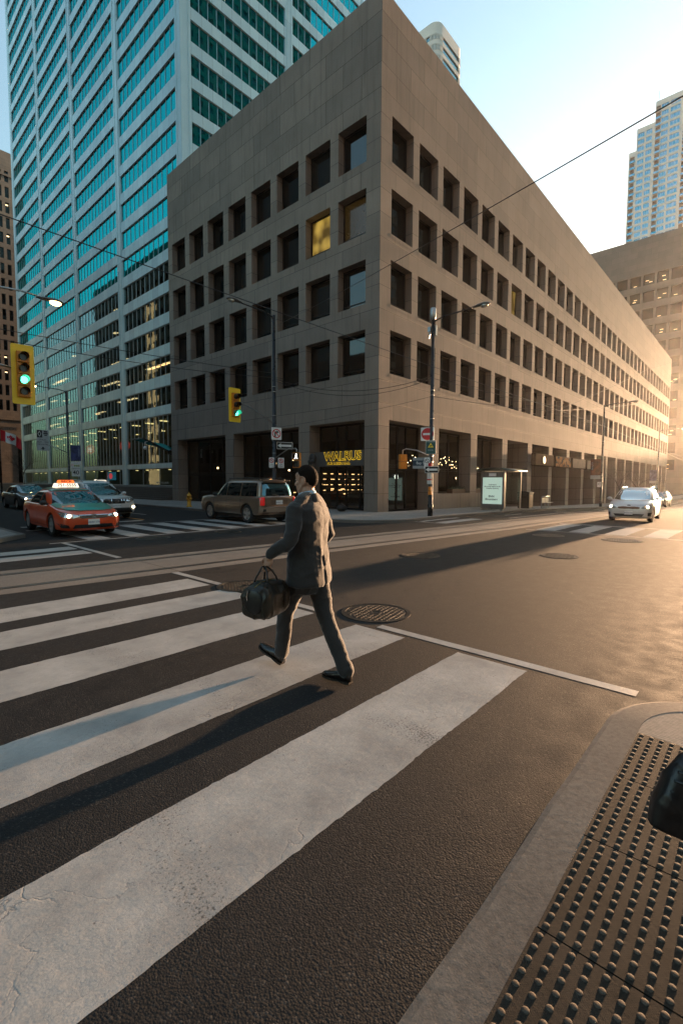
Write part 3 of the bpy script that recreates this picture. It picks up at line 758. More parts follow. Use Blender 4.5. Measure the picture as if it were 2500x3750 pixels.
for (y0, y1) in lb_t:
    mu = [lerp(-y1, -y0, q / 13) for q in range(1, 13)]
    window(tower, TL, -y1, -y0, 3.73, 9.46, .17, TOWERG, .09, mu, fmat=MULL); window(tower, TL, -y1, -y0, 1.1, 3.21, .17, TOWERG, .07, mu[3::4], fmat=MULL)
for (x0, x1) in rb_t:
    window(tower, TR, x0, x1, 3.73, 9.46, .17, TOWERG, .09, [lerp(x0, x1, q / 12) for q in range(1, 12)], fmat=MULL)
ti = MB(); tl_ = MB(); rnd = random.Random(21)
D = yend - Y0
for f in range(6): ti.box(.4, 12, .4, D - .4, T0 + FL * f + .05, T0 + FL * f + .75 if f < 5 else T0 + FL * f + .2)
ti.box(11.5, 12, .4, D - .4, 9.8, T0 + FL * 5)
ti.box(.4, 9, .4, D - .4, 9.5, 10.3)
ti.build('floor_slab', M('tower_inside', (.07, .07, .062), .8, 0, .3, .4), tower)
for f in range(6):
    z = T0 + FL * f
    for q in range(34):
        y = rnd.uniform(1, D - 2); x = rnd.uniform(1.2, 8)
        if rnd.random() < (.5 if f < 3 else .2):
            n = rnd.choice((1, 1, 2, 4)) if f < 3 else 1
            for c in range(n): tl_.box(x, x + .5, y + c * 1.5, y + c * 1.5 + 1.05, z + .0, z + .045)
tl_.build('ceiling_light', LAMPC, tower)['kind'] = 'stuff'
hw = MB(); rnd = random.Random(5)
hw.box(5.6, 6, .4, D - .4, 1.1, 9.4); hw.box(.4, 6, .4, D - .4, 1.0, 1.09); hw.build('lobby_wall', INTY, tower)
hl = MB()
for y in range(2, 62, 4):
    hl.box(2.2, 3.2, y, y + .5, 9.35, 9.42); hl.box(4.9, 5.3, y + 1, y + 1.3, 8.6, 8.7)
for y in range(1, 62, 3): hl.box(1.6, 1.85, y, y + .25, 3.05, 3.12)
hl.build('lobby_light', mat_emit('lobby_lamp', (1., .72, .30), 2.2), tower)['kind'] = 'stuff'
text('lobby_sign', 'COURT FOOD & SHOPS', .30, M('pale_letters', (.5, .52, .48), .5), tower, TL.M4(-39.2, 1.45, -.10), .004)
for yy, lab_ in ((50.3, None), (62.5, None)):
    mb = MB(); mb.disc(Bs((0, 0, 0), (-1, 0, 0)), -(yy - Y0), 6.45, 1.55, -.62, -.5, 28, ry=.72)
    s = mb.build('round_sign', mat_emit('red_lit_sign', (.75, .06, .03), .35), tower)
    mb = MB(); B = Bs((0, -yy + Y0 + (yy - Y0) * 2, 0), (-1, 0, 0)); B = Bs((.49, yy - Y0, 6.45), (-1, 0, 0))
    for c in (-.5, .0, .5): mb.prism([(c - .22, -.2), (c, .34), (c + .22, -.2), (c + .1, -.2), (c, .08), (c - .1, -.2)], B, 0, .02)
    mb.ob(B, -.75, .75, -.40, -.29, 0, .02); mb.build('emblem', mat_emit('white_lit_mark', (1, .9, .8), .7), s)
mb = MB(); mb.ob(TL, -55.9, -53.2, 1.75, 2.9, -.5, -.42); s = mb.build('lobby_screen', mat_emit('blue_screen', (.02, .16, .24), .7), tower)
mb = MB(); mb.disc(Bs((.40, 54.8 - Y0, 2.33), (-1, 0, 0)), 0, 0, .55, 0, .02, 24, ry=.42); mb.build('screen_picture', mat_emit('red_screen', (1., .08, .1), .9), s)
# plaza and its steps
pz = MB(); 
pz.box(1.3, 60, 20.8, 110, .9, 1.1)
for k in range(7): pz.box(-.9 + .31 * k, 1.3 if k < 6 else 1.3, 20.8, 80, .12 + .14 * k - .02, .12 + .14 * (k + 1))
pl_ = None
o = pz.build('plaza_steps', M('dark_granite_step', (.085, .072, .062), .6, 0, .25, 3, .3, 60)); tag(o, kind='structure')
# entrance canopy of the tower court
t = thing('glass_canopy', 'tilted teal glass canopy on dark arms fixed to the corner building end', 'canopy', (0, 20.9, 0))
mb = MB(); cz = lambda s: 4.05 + .85 * s
mb.add([(-2.1, .2, 4.95), (-.15, .2, 4.1), (1.2, 1.5, 4.35), (1.2, 3.6, 4.9), (-1.6, 3.6, 5.1)], [(0, 1, 2, 3, 4)]); mb.build('glass_roof', mat_glass('canopy_glass', (.1, .5, .5), .5, .05, base=(.02, .09, .09)), t)
mb = MB(); mb.tube([(-2.15, .15, 4.93), (-.15, .15, 4.05), (.9, -.15, 4.5)], .07, 8); mb.tube([(-.15, .15, 4.02), (-.1, .15, 3.85), (.9, -.1, 3.6)], .08, 8); mb.tube([(-2.15, .15, 4.93), (-1.6, 3.6, 5.05)], .05, 8); mb.tube([(-.9, .15, 4.35), (-.4, 3.0, 4.7)], .04, 8)
mb.build('frame', BLACKM, t)
mb = MB(); mb.tube([(-1.75, .2, 4.72), (-1.98, .2, 4.65), (-2.0, .2, 4.3)], .03, 8); mb.ell((-2.0, .2, 4.2), (.13, .13, .14), n=12, m=8); mb.build('camera_dome', WHITEP, t, True)

# ---------------------------------------------------------------- background buildings
def block(name, label, B, us, vs, dep, wallm, glassm, size, group=None, fr=.08, framem=None, parts=0, pick=None):
    """a building: local origin at B.O, facade on B, box of the given depth behind it"""
    t = thing(name, label, 'building', B.O, 0, group)
    L = Bs((0, 0, 0), B.N); mb = MB(); facade(mb, L, us, vs, dep, 0)
    u0, u1, v0, v1, d = us[0], us[-1], vs[0], vs[-1], size
    mb.quad(L.p(u0, v1), L.p(u1, v1), L.p(u1, v1, -d), L.p(u0, v1, -d)); mb.quad(L.p(u0, v0), L.p(u0, v1), L.p(u0, v1, -d), L.p(u0, v0, -d))
    mb.quad(L.p(u1, v0), L.p(u1, v1), L.p(u1, v1, -d), L.p(u1, v0, -d)); mb.quad(L.p(u0, v0, -d), L.p(u1, v0, -d), L.p(u1, v1, -d), L.p(u0, v1, -d))
    mb.build('wall', wallm, t)
    fm, pm = MB(), MB(); n = 0
    for i in range(len(us) - 1):
        for j in range(len(vs) - 1):
            d2 = dep(i, j)
            if d2: 
                gl = pick(i, j) if pick else glassm
                if n < parts: window(t, L, us[i], us[i + 1], vs[j], vs[j + 1], d2, gl, fr, fmat=framem or DARKF); n += 1
                else: add_window(fm, pm, L, us[i], us[i + 1], vs[j], vs[j + 1], d2, fr)
    if fm.v: o = fm.build('window', framem or DARKF, t); o['kind'] = 'stuff'; pm.build('pane', glassm, o)
    return t, L
def grid(u0, pitch, w, n, end0, end1):
    r = [end0]
    for k in range(n): r += [u0 + pitch * k, u0 + pitch * k + w]
    return r + [end1]
odd = lambda d: (lambda i, j: d if i % 2 == 1 and j % 2 == 1 else 0)
# bank on the left
us = grid(-9.4, 1.72, .95, 21, -12, 28); vs = [0]
for k in range(16): vs += [22 + 4.3 * k, 25 + 4.3 * k]
vs += [94.8]
bank, L = block('bank_building', 'old tan stone bank building with tall window strips at the far left edge', Bs((5, 150, 0), (0, -1, 0)), us, vs, odd(.4), BANKS, DARKG, 25)
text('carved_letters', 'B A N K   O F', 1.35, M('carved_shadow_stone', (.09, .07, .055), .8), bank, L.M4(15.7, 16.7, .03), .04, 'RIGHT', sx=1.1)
mb = MB(); mb.ob(L, -12, 28, 19.2, 19.9, 0, .4); mb.ob(L, -12, 28, 13.6, 14.1, 0, .3); mb.ob(L, 12, 28, 88, 88.6, 0, .3)
mb.build('cornice', BANKS, bank)
mb = MB()
for u in (-4, 2.4, 8.8, 15.4): mb.ob(L, u, u + 2.3, 1, 12.9, 0, .05)
mb.build('tall_window', DARKG, bank)
bl = MB(); rnd = random.Random(9)
for k in range(40): 
    i = rnd.randrange(21); j = rnd.randrange(16); u = -9.4 + 1.72 * i; z = 22 + 4.3 * j; bl.ob(L, u + .1, u + .7, z + 2.2, z + 2.5, -.37, -.3)
bl.build('ceiling_light', LAMPC, bank)['kind'] = 'stuff'
# office block closing the view on the right
us = grid(-68.2, 3.1, 2.5, 21, -72, -.2); us[-2] = us[-3] + 2.5; vs = [-2]
for k in range(12): vs += [58 - 2.75 - 4.45 * (11 - k), 58 - 4.45 * (11 - k)]
vs += [67.6]
pk = lambda i, j: DARKG
offb, L = block('brown_office_block', 'brown stone office block with square lit windows closing the view on the right', Bs((130, 0, -1.2), (-1, 0, 0)), us, vs, odd(.5), STONE2, mat_glass('office_block_glass', (.12, .13, .13), .05, .05, base=(.004, .004, .004)), 40, parts=0)
bl = MB(); rnd = random.Random(19)
for i in range(21):
    for j in range(12):
        u = -68.2 + 3.1 * i; z = 58 - 2.75 - 4.45 * j
        if rnd.random() < .5: 
            for q in range(rnd.randrange(1, 3)): uu_ = u + rnd.uniform(.2, 1.5); zz = z + rnd.uniform(.25, .75) + q * .8; bl.ob(L, uu_, uu_ + .75, zz, zz + .16, -.47, -.42)
bl.build('ceiling_light', LAMPC, offb)['kind'] = 'stuff'
# stepped condominium tower
cond = thing('condo_tower', 'distant stepped cream condominium tower with teal windows at the upper right', 'building', (300, 0, 0))
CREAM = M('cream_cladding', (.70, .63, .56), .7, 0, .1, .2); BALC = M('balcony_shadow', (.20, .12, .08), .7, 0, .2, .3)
L = Bs((0, 0, 0), (-1, 0, 0))
CONDG = mat_glass('condo_glass', (.03, .36, .50), .68, .03, base=(.0, .05, .08))
FRM = M('condo_frame', (.55, .47, .40), .6)
for (ya, yb, zt, bays) in ((49.6, 53.2, 190.3, ((50.3, 52.6, 1),)), (41., 49.58, 201.8, ((45.9, 49.1, 0), (42.2, 45.2, 0))), (28.6, 40.98, 212.3, ((38.6, 40.8, 1), (34.9, 38.3, 0), (29.6, 34.2, 0))), (8, 28.58, 221., ((26.2, 28.2, 1), (22, 25.5, 0), (17, 20.5, 0)))):
    mb = MB(); us = sorted([-yb] + [-p for q in bays for p in q[:2]] + [-ya]); vs = [0]
    n = int((zt - 2.2 - 60) / 3.62)
    for k in range(n): vs += [zt - 2.2 - 3.62 * (n - k) + .75, zt - 2.2 - 3.62 * (n - k) + 3.25]
    vs += [zt]
    facade(mb, L, us, vs, odd(.6)); mb.quad((0, ya, zt), (26, ya, zt), (26, yb, zt), (0, yb, zt)); mb.quad((0, ya, 0), (26, ya, 0), (26, ya, zt), (0, ya, zt)); mb.quad((0, yb, 0), (26, yb, 0), (26, yb, zt), (0, yb, zt))
    mb.build('wall', CREAM, cond)
    for (p0, p1, bal) in bays:
        fm, pm = MB(), MB()
        for j in range(1, len(vs) - 1, 2):
            if bal:
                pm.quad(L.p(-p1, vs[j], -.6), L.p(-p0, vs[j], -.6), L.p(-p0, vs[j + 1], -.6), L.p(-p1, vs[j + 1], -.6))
                rl = MB(); rl.ob(L, -p1 + .05, -p0 + .35, vs[j] - .9, vs[j] + .15, .35, .45); (rl.build('balcony', CONDG, cond) if vs[j] > 130 else None); fm.ob(L, -p1, -p0, vs[j] - 1.05, vs[j] - .92, 0, .5)
            else: add_window(fm, pm, L, -p1, -p0, vs[j], vs[j + 1], .35, .12, [lerp(-p1, -p0, .33), lerp(-p1, -p0, .66)])
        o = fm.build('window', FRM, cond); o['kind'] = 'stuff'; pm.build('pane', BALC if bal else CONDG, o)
mb = MB(); mb.tube([(2, 40, 212), (2, 40, 219)], .12, 6); mb.build('mast', GREYM, cond)
# curved white tower peeping over the roof
cv = thing('curved_tower', 'white tower with a rounded corner and dark ribbon windows peeping over the roofline', 'building', (132.1, 77.8, 0))
def rr(x0, x1, y0, y1, r, n=10):
    P = []
    for cx, cy, a in ((x0 + r, y0 + r, 180), (x1 - r, y0 + r, 270), (x1 - r, y1 - r, 0), (x0 + r, y1 - r, 90)):
        P += [(cx + r * math.cos(R(a + 90 * i / n)), cy + r * math.sin(R(a + 90 * i / n))) for i in range(n + 1)]
    return P
mb = MB(); gb = MB(); mlm = MB()
z = 60; foot = rr(0, 18, 0, 40, 3.2); inn = rr(.35, 17.6, .35, 39.6, 3.0)
bands = []
while z < 158: bands.append((z, z + 1.45)); gb.loft([[V((x, y, z + 1.4)) for x, y in inn], [V((x, y, z + 3.6)) for x, y in inn]], caps=False); z += 3.55
for k, (a, b2) in enumerate(bands):
    mb.loft([[V((x, y, q)) for x, y in f] for f, q in ((inn, a), (foot, a), (foot, b2), (inn, b2))], caps=False)
    for i in range(0, len(foot), 1):
        x, y = foot[i]
        mlm.box(x - .12, x + .12, y - .12, y + .12, b2, b2 + 2.1)
    for y in [3.2 + 1.8 * q for q in range(19)]: mlm.box(-.0, .3, y - .14, y + .14, b2, b2 + 2.1)
zt = z + 3.6
mb.loft([[V((x, y, q)) for x, y in f] for f, q in ((inn, z - .3), (foot, z - .3), (foot, z + 2.2))] + [[V((x, y, zt)) for x, y in rr(0, 18, 0, 40, 3.2)]])
mb.build('wall', M('white_cladding', (.74, .66, .57), .6, 0, .05, .2), cv); gb.build('window', mat_glass('slate_glass', (.3, .5, .52), .45, .05, base=(.02, .06, .07)), cv, True); mlm.build('mullion', M('white_mullion', (.74, .68, .6), .6), cv)
# unseen buildings round the crossing, some added only for reflections and shade
def office(name, label, O, N, wu, h, d, wallm, pitch=3.2, ww=1.9, fh=3.7, wh=2.1, gl=None, group='buildings around the crossing'):
    n = int((wu - 1.4) / pitch); us = grid(1.0, pitch, ww, n, 0, wu); vs = [-1.5]; k = 0
    while 4.5 + fh * k + wh < h - 1: vs += [4.5 + fh * k, 4.5 + fh * k + wh]; k += 1
    vs += [h]; return block(name, label, Bs(O, N), us, vs, odd(.35), wallm, gl or DARKG, d, group)
office('side_street_block', 'tan office block across the side street, left of the picture', (-21, 4, 0), (1, 0, 0), 34, 16, 20, STONE2)
office('added_court_block', 'unseen stone block added to stop the sun through the tower court gap', (60, 21.5, 0), (-1, 0, 0), 11.4, 24, 20, STONE2) if False else None
office('side_street_block', 'dark glass office block across the side street, beyond the tan one', (-21, 41, 0), (1, 0, 0), 32, 84, 22, M('charcoal_cladding', (.05, .055, .06), .4), 1.9, 1.5, 3.5, 2.3)
office('side_street_block', 'brown office block far down the side street', (-21, 78, 0), (1, 0, 0), 60, 58, 20, BANKS)
office('south_side_block', 'sandstone block along the south side of the street', (58, -19.2, 0), (0, 1, 0), 59, 13, 18, STONE2, 3.6, 2.2)
office('added_south_tower', 'unseen tall brown tower added south of the street for the glass tower to reflect', (110, -52, 0), (0, 1, 0), 62, 215, 20, STONE2, 3.4, 2.2)  # added out of view, gives the tower glass brown reflections
office('south_side_block', 'grey block behind the camera corner', (-21, -21, 0), (0, 1, 0), 50, 52, 20, STONE2)
office('added_shade_block', 'unseen tall block added down the far street to shade its north half', (262, -12.4, -1.5), (-1, 0, 0), 60, 46, 20, STONE2) if False else None
us = grid(-32.6, 3.4, 2., 3, -33, -21.6); vs = [-1.5, 3, 5, 7, 9, 11, 13, 15, 17, 19, 24]
block('added_court_block', 'unseen stone block added to stop the sun between the corner building and the tower', Bs((60, 0, 0), (-1, 0, 0)), us, vs, odd(.4), STONE2, DARKG, 20)  # added out of view to stop low sun crossing the court gap
us = grid(-145, 3.4, 2., 12, -146, -103); vs = [-1.5] + [3 + 2 * q for q in range(32)] + [74]
block('added_back_block', 'unseen stone block added behind the glass tower to shade the side street', Bs((26, 0, 0), (-1, 0, 0)), us, vs, odd(.4), STONE2, DARKG, 40)  # added out of view, keeps sun off the far side street block
us = grid(-58, 3.4, 2., 21, -60, 14.6); vs = [-2]
for k in range(4): vs += [5 + 4 * k, 7.4 + 4 * k]
vs += [20.5]
block('added_shade_block', 'unseen tall block added down the far street to shade its north half', Bs((262, 0, -1.5), (-1, 0, 0)), us, vs, odd(.4), STONE2, DARKG, 20)  # added out of view, casts the shade on the north lane
# ---------------------------------------------------------------- street furniture
def pole_mesh(h, r0=.105, r1=.07, bands=()):
    mb = MB(); mb.tube([(0, 0, 0), (0, 0, .5), (0, 0, .52), (0, 0, h)], [r0 * 1.15, r0 * 1.15, r0, r1], 14)
    return mb
def lamp_head(t, tip, d, lit):
    """cobra head: tip = lamp centre, d = horizontal unit direction of the arm"""
    d = V(d); s = V((-d.y, d.x, 0)); up = V((0, 0, 1)); c = V(tip); rings = []
    for q, w, h, dz in ((-.42, .045, .04, 0), (-.30, .075, .06, .0), (-.10, .13, .075, .01), (.12, .16, .085, .015), (.30, .13, .07, .005), (.38, .05, .03, 0)):
        rings.append([c + d * q + s * w * math.cos(a) + up * (dz + h * math.sin(a) * (1 if math.sin(a) > 0 else .45)) for a in [2 * math.pi * j / 14 for j in range(14)]])
    mb = MB(); mb.loft(rings); mb.build('lamp_head', M('lamp_housing', (.12, .115, .11), .4, .5, .2, 6), t, True)
    T = Matrix((d, s, up)).transposed().to_3x3()
    mb = MB(); mb.ell(c + d * .14 + up * -.035, (.17, .115, .085), T); mb.build('lens', LAMPS if lit else mat_glass('lamp_lens', (.9, .85, .75), .5, .1, base=(.4, .36, .3)), t, True)
def lamp_post(name, label, x, y, h, d, reach, lit, grp='street lamps on black poles'):
    t = thing(name, label, 'street lamp', (x, y, g(x) + .12), 0, grp); d = V(d)
    pole_mesh(h).build('pole', BLACKM, t, True)
    for z in (h * .28, h * .31, h * .50, h * .62, h * .645):
        mb = MB(); mb.ring(Bs((0, 0, z), (0, 0, 1), (1, 0, 0), (0, 1, 0)), 0, 0, .07, .112 - .003 * z, -.012, .012, 16); mb.build('band', GREYM, t)
    mb = MB(); mb.tube([V((0, 0, h - .25)), V((0, 0, h - .08)) + d * .12, V((0, 0, h + .02)) + d * .6, V((0, 0, h + .05)) + d * (reach - .4)], [.04, .04, .035, .03], 8); mb.build('arm', BLACKM, t, True)
    lamp_head(t, V((0, 0, h + .06)) + d * reach, d, lit); return t
lp = lamp_post('street_lamp', 'tall black lamp post on the near building corner carrying the red no entry sign', -.3, -3.25, 8.75, (0, -1, 0), 2.25, False)
mb = MB(); mb.tube([(0, .02, 8.72), (0, .02, 8.8), (0, .02, 9.2), (0, .02, 9.25)], [.09, .14, .14, .1], 12); mb.build('antenna_box', GREYM, lp, True)
mb = MB(); mb.box(-.14, .0, .06, .2, 8.2, 8.42); mb.box(.04, .16, -.12, .02, 8.05, 8.5); mb.tube([(-.1, .1, 8.15), (-.14, .14, 7.9)], [.05, .02], 8); mb.build('control_box', GREYM, lp)
mb = MB(); mb.box(-.125, -.085, -.11, .11, 1.45, 2.15); mb.build('route_card', M('transit_card', (.66, .64, .6), .5), lp)
mb = MB(); mb.box(-.130, -.082, -.112, .112, 2.15, 2.4); mb.box(-.128, -.084, -.111, .111, 1.62, 1.68); mb.build('red_band', REDP, lp)
lamp_post('street_lamp', 'tall black lamp post on the side street kerb behind the gold car, arm pointing left', -4.3, 2.9, 9.3, (-1, 0, 0), 2.2, False)
lamp_post('street_lamp', 'lamp post further up the side street with a small glowing orange lamp', -4.4, 30.4, 9.25, (-1, 0, 0), 2.27, True)
lamp_post('street_lamp', 'black lamp post on the right-hand pavement behind the white car', 29.2, -3.25, 9.25, (0, -1, 0), 2.3, False)
lamp_post('street_lamp', 'far lamp post nearest the right edge, lamp glowing in the sun', 58.6, -3.25, 9.8, (0, -1, 0), 2.5, True)
lamp_post('street_lamp', 'lamp post standing far down the right-hand street', 92, -3.25, 9.8, (0, -1, 0), 2.5, True)
# left lamp with a grey curved arm, its pole outside the frame
t = thing('street_lamp', 'grey curved lamp arm with a bright glowing lamp entering at the left edge', 'street lamp', (-18.2, 3.3, .12))
pole_mesh(6.4).build('pole', GREYM, t, True)
mb = MB(); mb.tube([(0, 0, 6.2), (.25, 0, 6.6), (1.0, 0, 6.95), (2.2, 0, 7.3), (3.2, 0, 7.5), (3.9, 0, 7.56), (4.35, 0, 7.53)], [.05, .045, .04, .035, .032, .03, .028], 10); mb.build('arm', GREYM, t, True)
lamp_head(t, (4.72, -.04, 7.47), (1, 0, 0), True)

# traffic signals
def signal(label, loc, n, ang, lit, arm=None, grp='yellow traffic signals'):
    t = thing('traffic_signal', label, 'traffic signal', loc, 0, grp)
    N = V((math.sin(ang), -math.cos(ang), 0)); B = Bs((0, 0, 0), N); hh = .175 * n + .06
    mb = MB(); p = []
    for cx, cy, a in ((.25, -hh - .1, 270), (.25, hh + .1, 0), (-.25, hh + .1, 90), (-.25, -hh - .1, 180)):
        p += [(cx + .05 * math.cos(R(a + q)), cy + .05 * math.sin(R(a + q))) for q in (0, 45, 90)]
    mb.prism(p, B, -.03, 0); mb.build('backplate', YEL, t)
    mb = MB()
    for i in range(n): z = hh - .06 - .175 - .35 * i; mb.ob(B, -.17, .17, z - .166, z + .166, .001, .10)
    mb.ob(B, -.15, .15, -hh, hh, -.18, -.031); mb.build('housing', M('signal_amber_housing', (.62, .20, .006), .45, 0, .15, 5), t, bevel=.012)
    for i in range(n):
        z = hh - .06 - .175 - .35 * i; mb = MB()
        mb.disc(B, 0, z, .105, .101, .112, 20)
        mb.build('lamp_lens', GREENL if i == lit else M('dark_lens', (.03, .012, .008), .25), t)
        mb = MB(); k = 14; rings = []
        for nn, rr_ in ((.10, .125), (.34, .118)):
            rings.append([B.p(rr_ * math.cos(a), z + rr_ * math.sin(a), nn if math.sin(a) > -.2 or nn < .2 else nn - .14) for a in [R(-50 + 280 * q / k) for q in range(k + 1)]])
        mb.loft(rings, caps=False, closed=False)
        mb.build('visor', M('green_glow_visor', (.02, .22, .14), .4) if i == lit else M('visor_black', (.02, .014, .01), .5), t, True)  # green lamp glow on the lit visor is put into its colour
    if arm:
        mb = MB(); mb.tube([V(q) - V(loc) for q in arm], .03, 8); mb.build('mast_arm', GREYM, t, True)
    return t
signal('large four lamp yellow traffic signal with green lit, at the left edge', (-14.5, 2.62, 4.92), 4, R(-4), 2, [(-14.6, 2.85, 5.1), (-15.2, 2.95, 5.22), (-18.2, 3.3, 5.2)])
signal('three lamp yellow traffic signal with green lit, on a curved arm before stone building', (-6.57, 2.82, 4.98), 3, R(0), 2, [(-6.5, 2.92, 5.12), (-6.15, 2.9, 5.12), (-5.7, 2.9, 5.0), (-5.0, 2.9, 4.72), (-4.3, 2.9, 4.38)])
def ped(label, loc, ang, arm):
    t = thing('pedestrian_signal', label, 'pedestrian signal', loc, 0, 'amber pedestrian signals')
    N = V((math.sin(ang), -math.cos(ang), 0)); B = Bs((0, 0, 0), N); mb = MB()
    mb.ob(B, -.17, .17, .01, .34, -.14, .1); mb.ob(B, -.17, .17, -.34, -.01, -.14, .1); mb.build('housing', M('signal_amber_housing'), t, bevel=.012)
    mb = MB(); mb.ob(B, -.13, .13, .04, .31, .101, .104); mb.ob(B, -.13, .13, -.31, -.04, .101, .104); mb.build('lens_plate', BLACKP, t)
    mb = MB(); 
    for v0 in (.31, -.04): mb.prism([(-.16, v0), (.16, v0), (.16, v0 - .02), (-.16, v0 - .02)], B, .1, .30); mb.prism([(-.16, v0), (-.145, v0), (-.145, v0 - .24), (-.16, v0 - .24)], B, .1, .28); mb.prism([(.145, v0), (.16, v0), (.16, v0 - .24), (.145, v0 - .24)], B, .1, .28)
    mb.build('visor', BLACKP, t)
    mb = MB(); mb.disc(B, .01, .265, .03, .105, .108, 12); mb.prism([(-.03, .225), (.035, .23), (.03, .15), (-.02, .15)], B, .105, .108); mb.prism([(-.02, .15), (.01, .15), (-.05, .06), (-.08, .07)], B, .105, .108); mb.prism([(.0, .15), (.03, .15), (.075, .07), (.045, .06)], B, .105, .108)
    mb.build('walking_figure', mat_emit('white_walk_lamp', (1, 1, .95), 3.), t)
    mb = MB(); mb.tube([V(q) - V(loc) for q in arm], .028, 8); mb.build('arm', GREYM, t, True)
ped('amber pedestrian signal showing a white walking figure, left of the glowing pub letters', (-4.34, 1.28, 2.62), R(-62), [(-4.34, 1.28, 2.96), (-4.34, 1.28, 3.1), (-4.3, 1.4, 3.16), (-4.3, 1.9, 3.16), (-4.3, 2.9, 2.75)])
ped('amber pedestrian signal seen side-on, hung on a grey arm left of the no entry sign', (-.3, -1.7, 2.62), R(150), [(-.3, -1.7, 2.96), (-.3, -1.7, 3.16), (-.3, -1.9, 3.22), (-.3, -2.5, 3.12), (-.3, -3.25, 2.82)])
mb = MB(); mb.box(-.08, .05, -.07, .07, -.16, .0); mb.box(-.08, .05, -.055, .055, .02, .2); o = mb.build('push_button_box', M('orange_button_box', (.72, .22, .01), .45), None, bevel=.01, M4=Matrix.Translation((-.4, -3.3, 1.25))); tag(o, 'small orange push button box on the corner lamp post', 'push button')

# traffic signs
def sign(name, label, O, ang, w, h, face, rim=None, cat='traffic sign', rad=.03):
    t = thing(name, label, cat, O); N = V((math.sin(ang), -math.cos(ang), 0)); B = Bs((0, 0, 0), N)
    p = []
    for cx, cy, a in ((w / 2 - rad, -h / 2 + rad, 270), (w / 2 - rad, h / 2 - rad, 0), (-w / 2 + rad, h / 2 - rad, 90), (-w / 2 + rad, -h / 2 + rad, 180)):
        p += [(cx + rad * math.cos(R(a + q)), cy + rad * math.sin(R(a + q))) for q in (0, 45, 90)]
    mb = MB(); mb.prism(p, B, -.006, 0); mb.build('plate', rim or face, t)
    if rim: mb = MB(); mb.prism([(u * (1 - .05), v * (1 - .05 * w / h)) for u, v in p], B, .001, .003); mb.build('face', face, t)
    return t, B
def arrow(B, mb, x0, x1, y, s, n0, n1):
    d = 1 if x1 > x0 else -1; xs = x1 - d * s * 1.5
    mb.prism([(x0, y - s * .45), (xs, y - s * .45), (xs, y + s * .45), (x0, y + s * .45)], B, n0, n1); mb.prism([(xs, y - s), (x1, y), (xs, y + s)], B, n0, n1)
def slash(B, mb, r, w, n0, n1, a=-45):
    c, s_ = math.cos(R(a)), math.sin(R(a)); mb.prism([(c * q * r - s_ * e * w, s_ * q * r + c * e * w) for q, e in ((-1, -1), (1, -1), (1, 1), (-1, 1))], B, n0, n1)
WEST = R(-90) + R(22)
t, B = sign('no_entry_sign', 'square white sign with a red disc and white bar high on the corner lamp post', (-.42, -3.12, 3.82), WEST, .60, .60, WHITEP)
mb = MB(); mb.disc(B, 0, 0, .27, .001, .004, 32); mb.build('red_disc', REDP, t); mb = MB(); mb.ob(B, -.2, .2, -.045, .045, .005, .008); mb.build('bar', WHITEP, t)
t, B = sign('camera_notice', 'dark green ATTENTION notice with a yellow triangle under the no entry sign', (-.42, -3.3, 3.22), WEST, .46, .62, GREENP, WHITEP)
text('heading', 'ATTENTION', .075, WHITEP, t, B.M4(0, .25, .005), .001); mb = MB(); mb.prism([(-.13, -.01), (.13, -.01), (0, .2)], B, .004, .007); mb.build('triangle', M('notice_yellow', (.75, .55, .02), .5), t)
mb = MB(); mb.prism([(-.05, .03), (.06, .05), (.05, .09), (-.04, .08)], B, .008, .01); mb.build('camera_mark', BLACKP, t)
text('small_print', 'THIS AREA IS\nMONITORED', .045, M('pale_print', (.3, .45, .45), .6), t, B.M4(0, -.13, .005), .001)
t, B = sign('street_name_sign', 'dark blue Bay St street name sign on the corner lamp post', (-.52, -2.86, 2.52), WEST, .74, .5, M('blade_grey', (.26, .29, .30), .5))
mb = MB(); mb.ob(B, -.37, .37, -.12, .12, .001, .004); mb.build('blue_band', M('blade_blue', (.012, .035, .06), .5), t); text('letters', 'Bay St', .17, WHITEP, t, B.M4(0, .0, .006), .001); text('number', '61', .09, BLUEP, t, B.M4(.12, .18, .003), .001)
t, B = sign('parking_sign', 'small white no stopping sign beside the street name sign', (-.45, -3.14, 2.52), WEST, .26, .5, WHITEP)
mb = MB(); mb.ring(B, 0, .09, .075, .1, .001, .003); slash(Bs(B.p(0, .09), B.N), mb, .09, .011, .003, .005); mb.build('red_ring', BLACKP, t); text('print', 'NO\nSTOP', .07, BLACKP, t, B.M4(0, -.13, .002), .001)
t, B = sign('one_way_sign', 'black and white one way arrow sign pointing left on the corner lamp post', (-.44, -3.38, 2.22), WEST, .62, .3, BLACKP, WHITEP)
mb = MB(); arrow(B, mb, .25, -.27, 0, .1, .004, .007); mb.build('arrow', WHITEP, t)
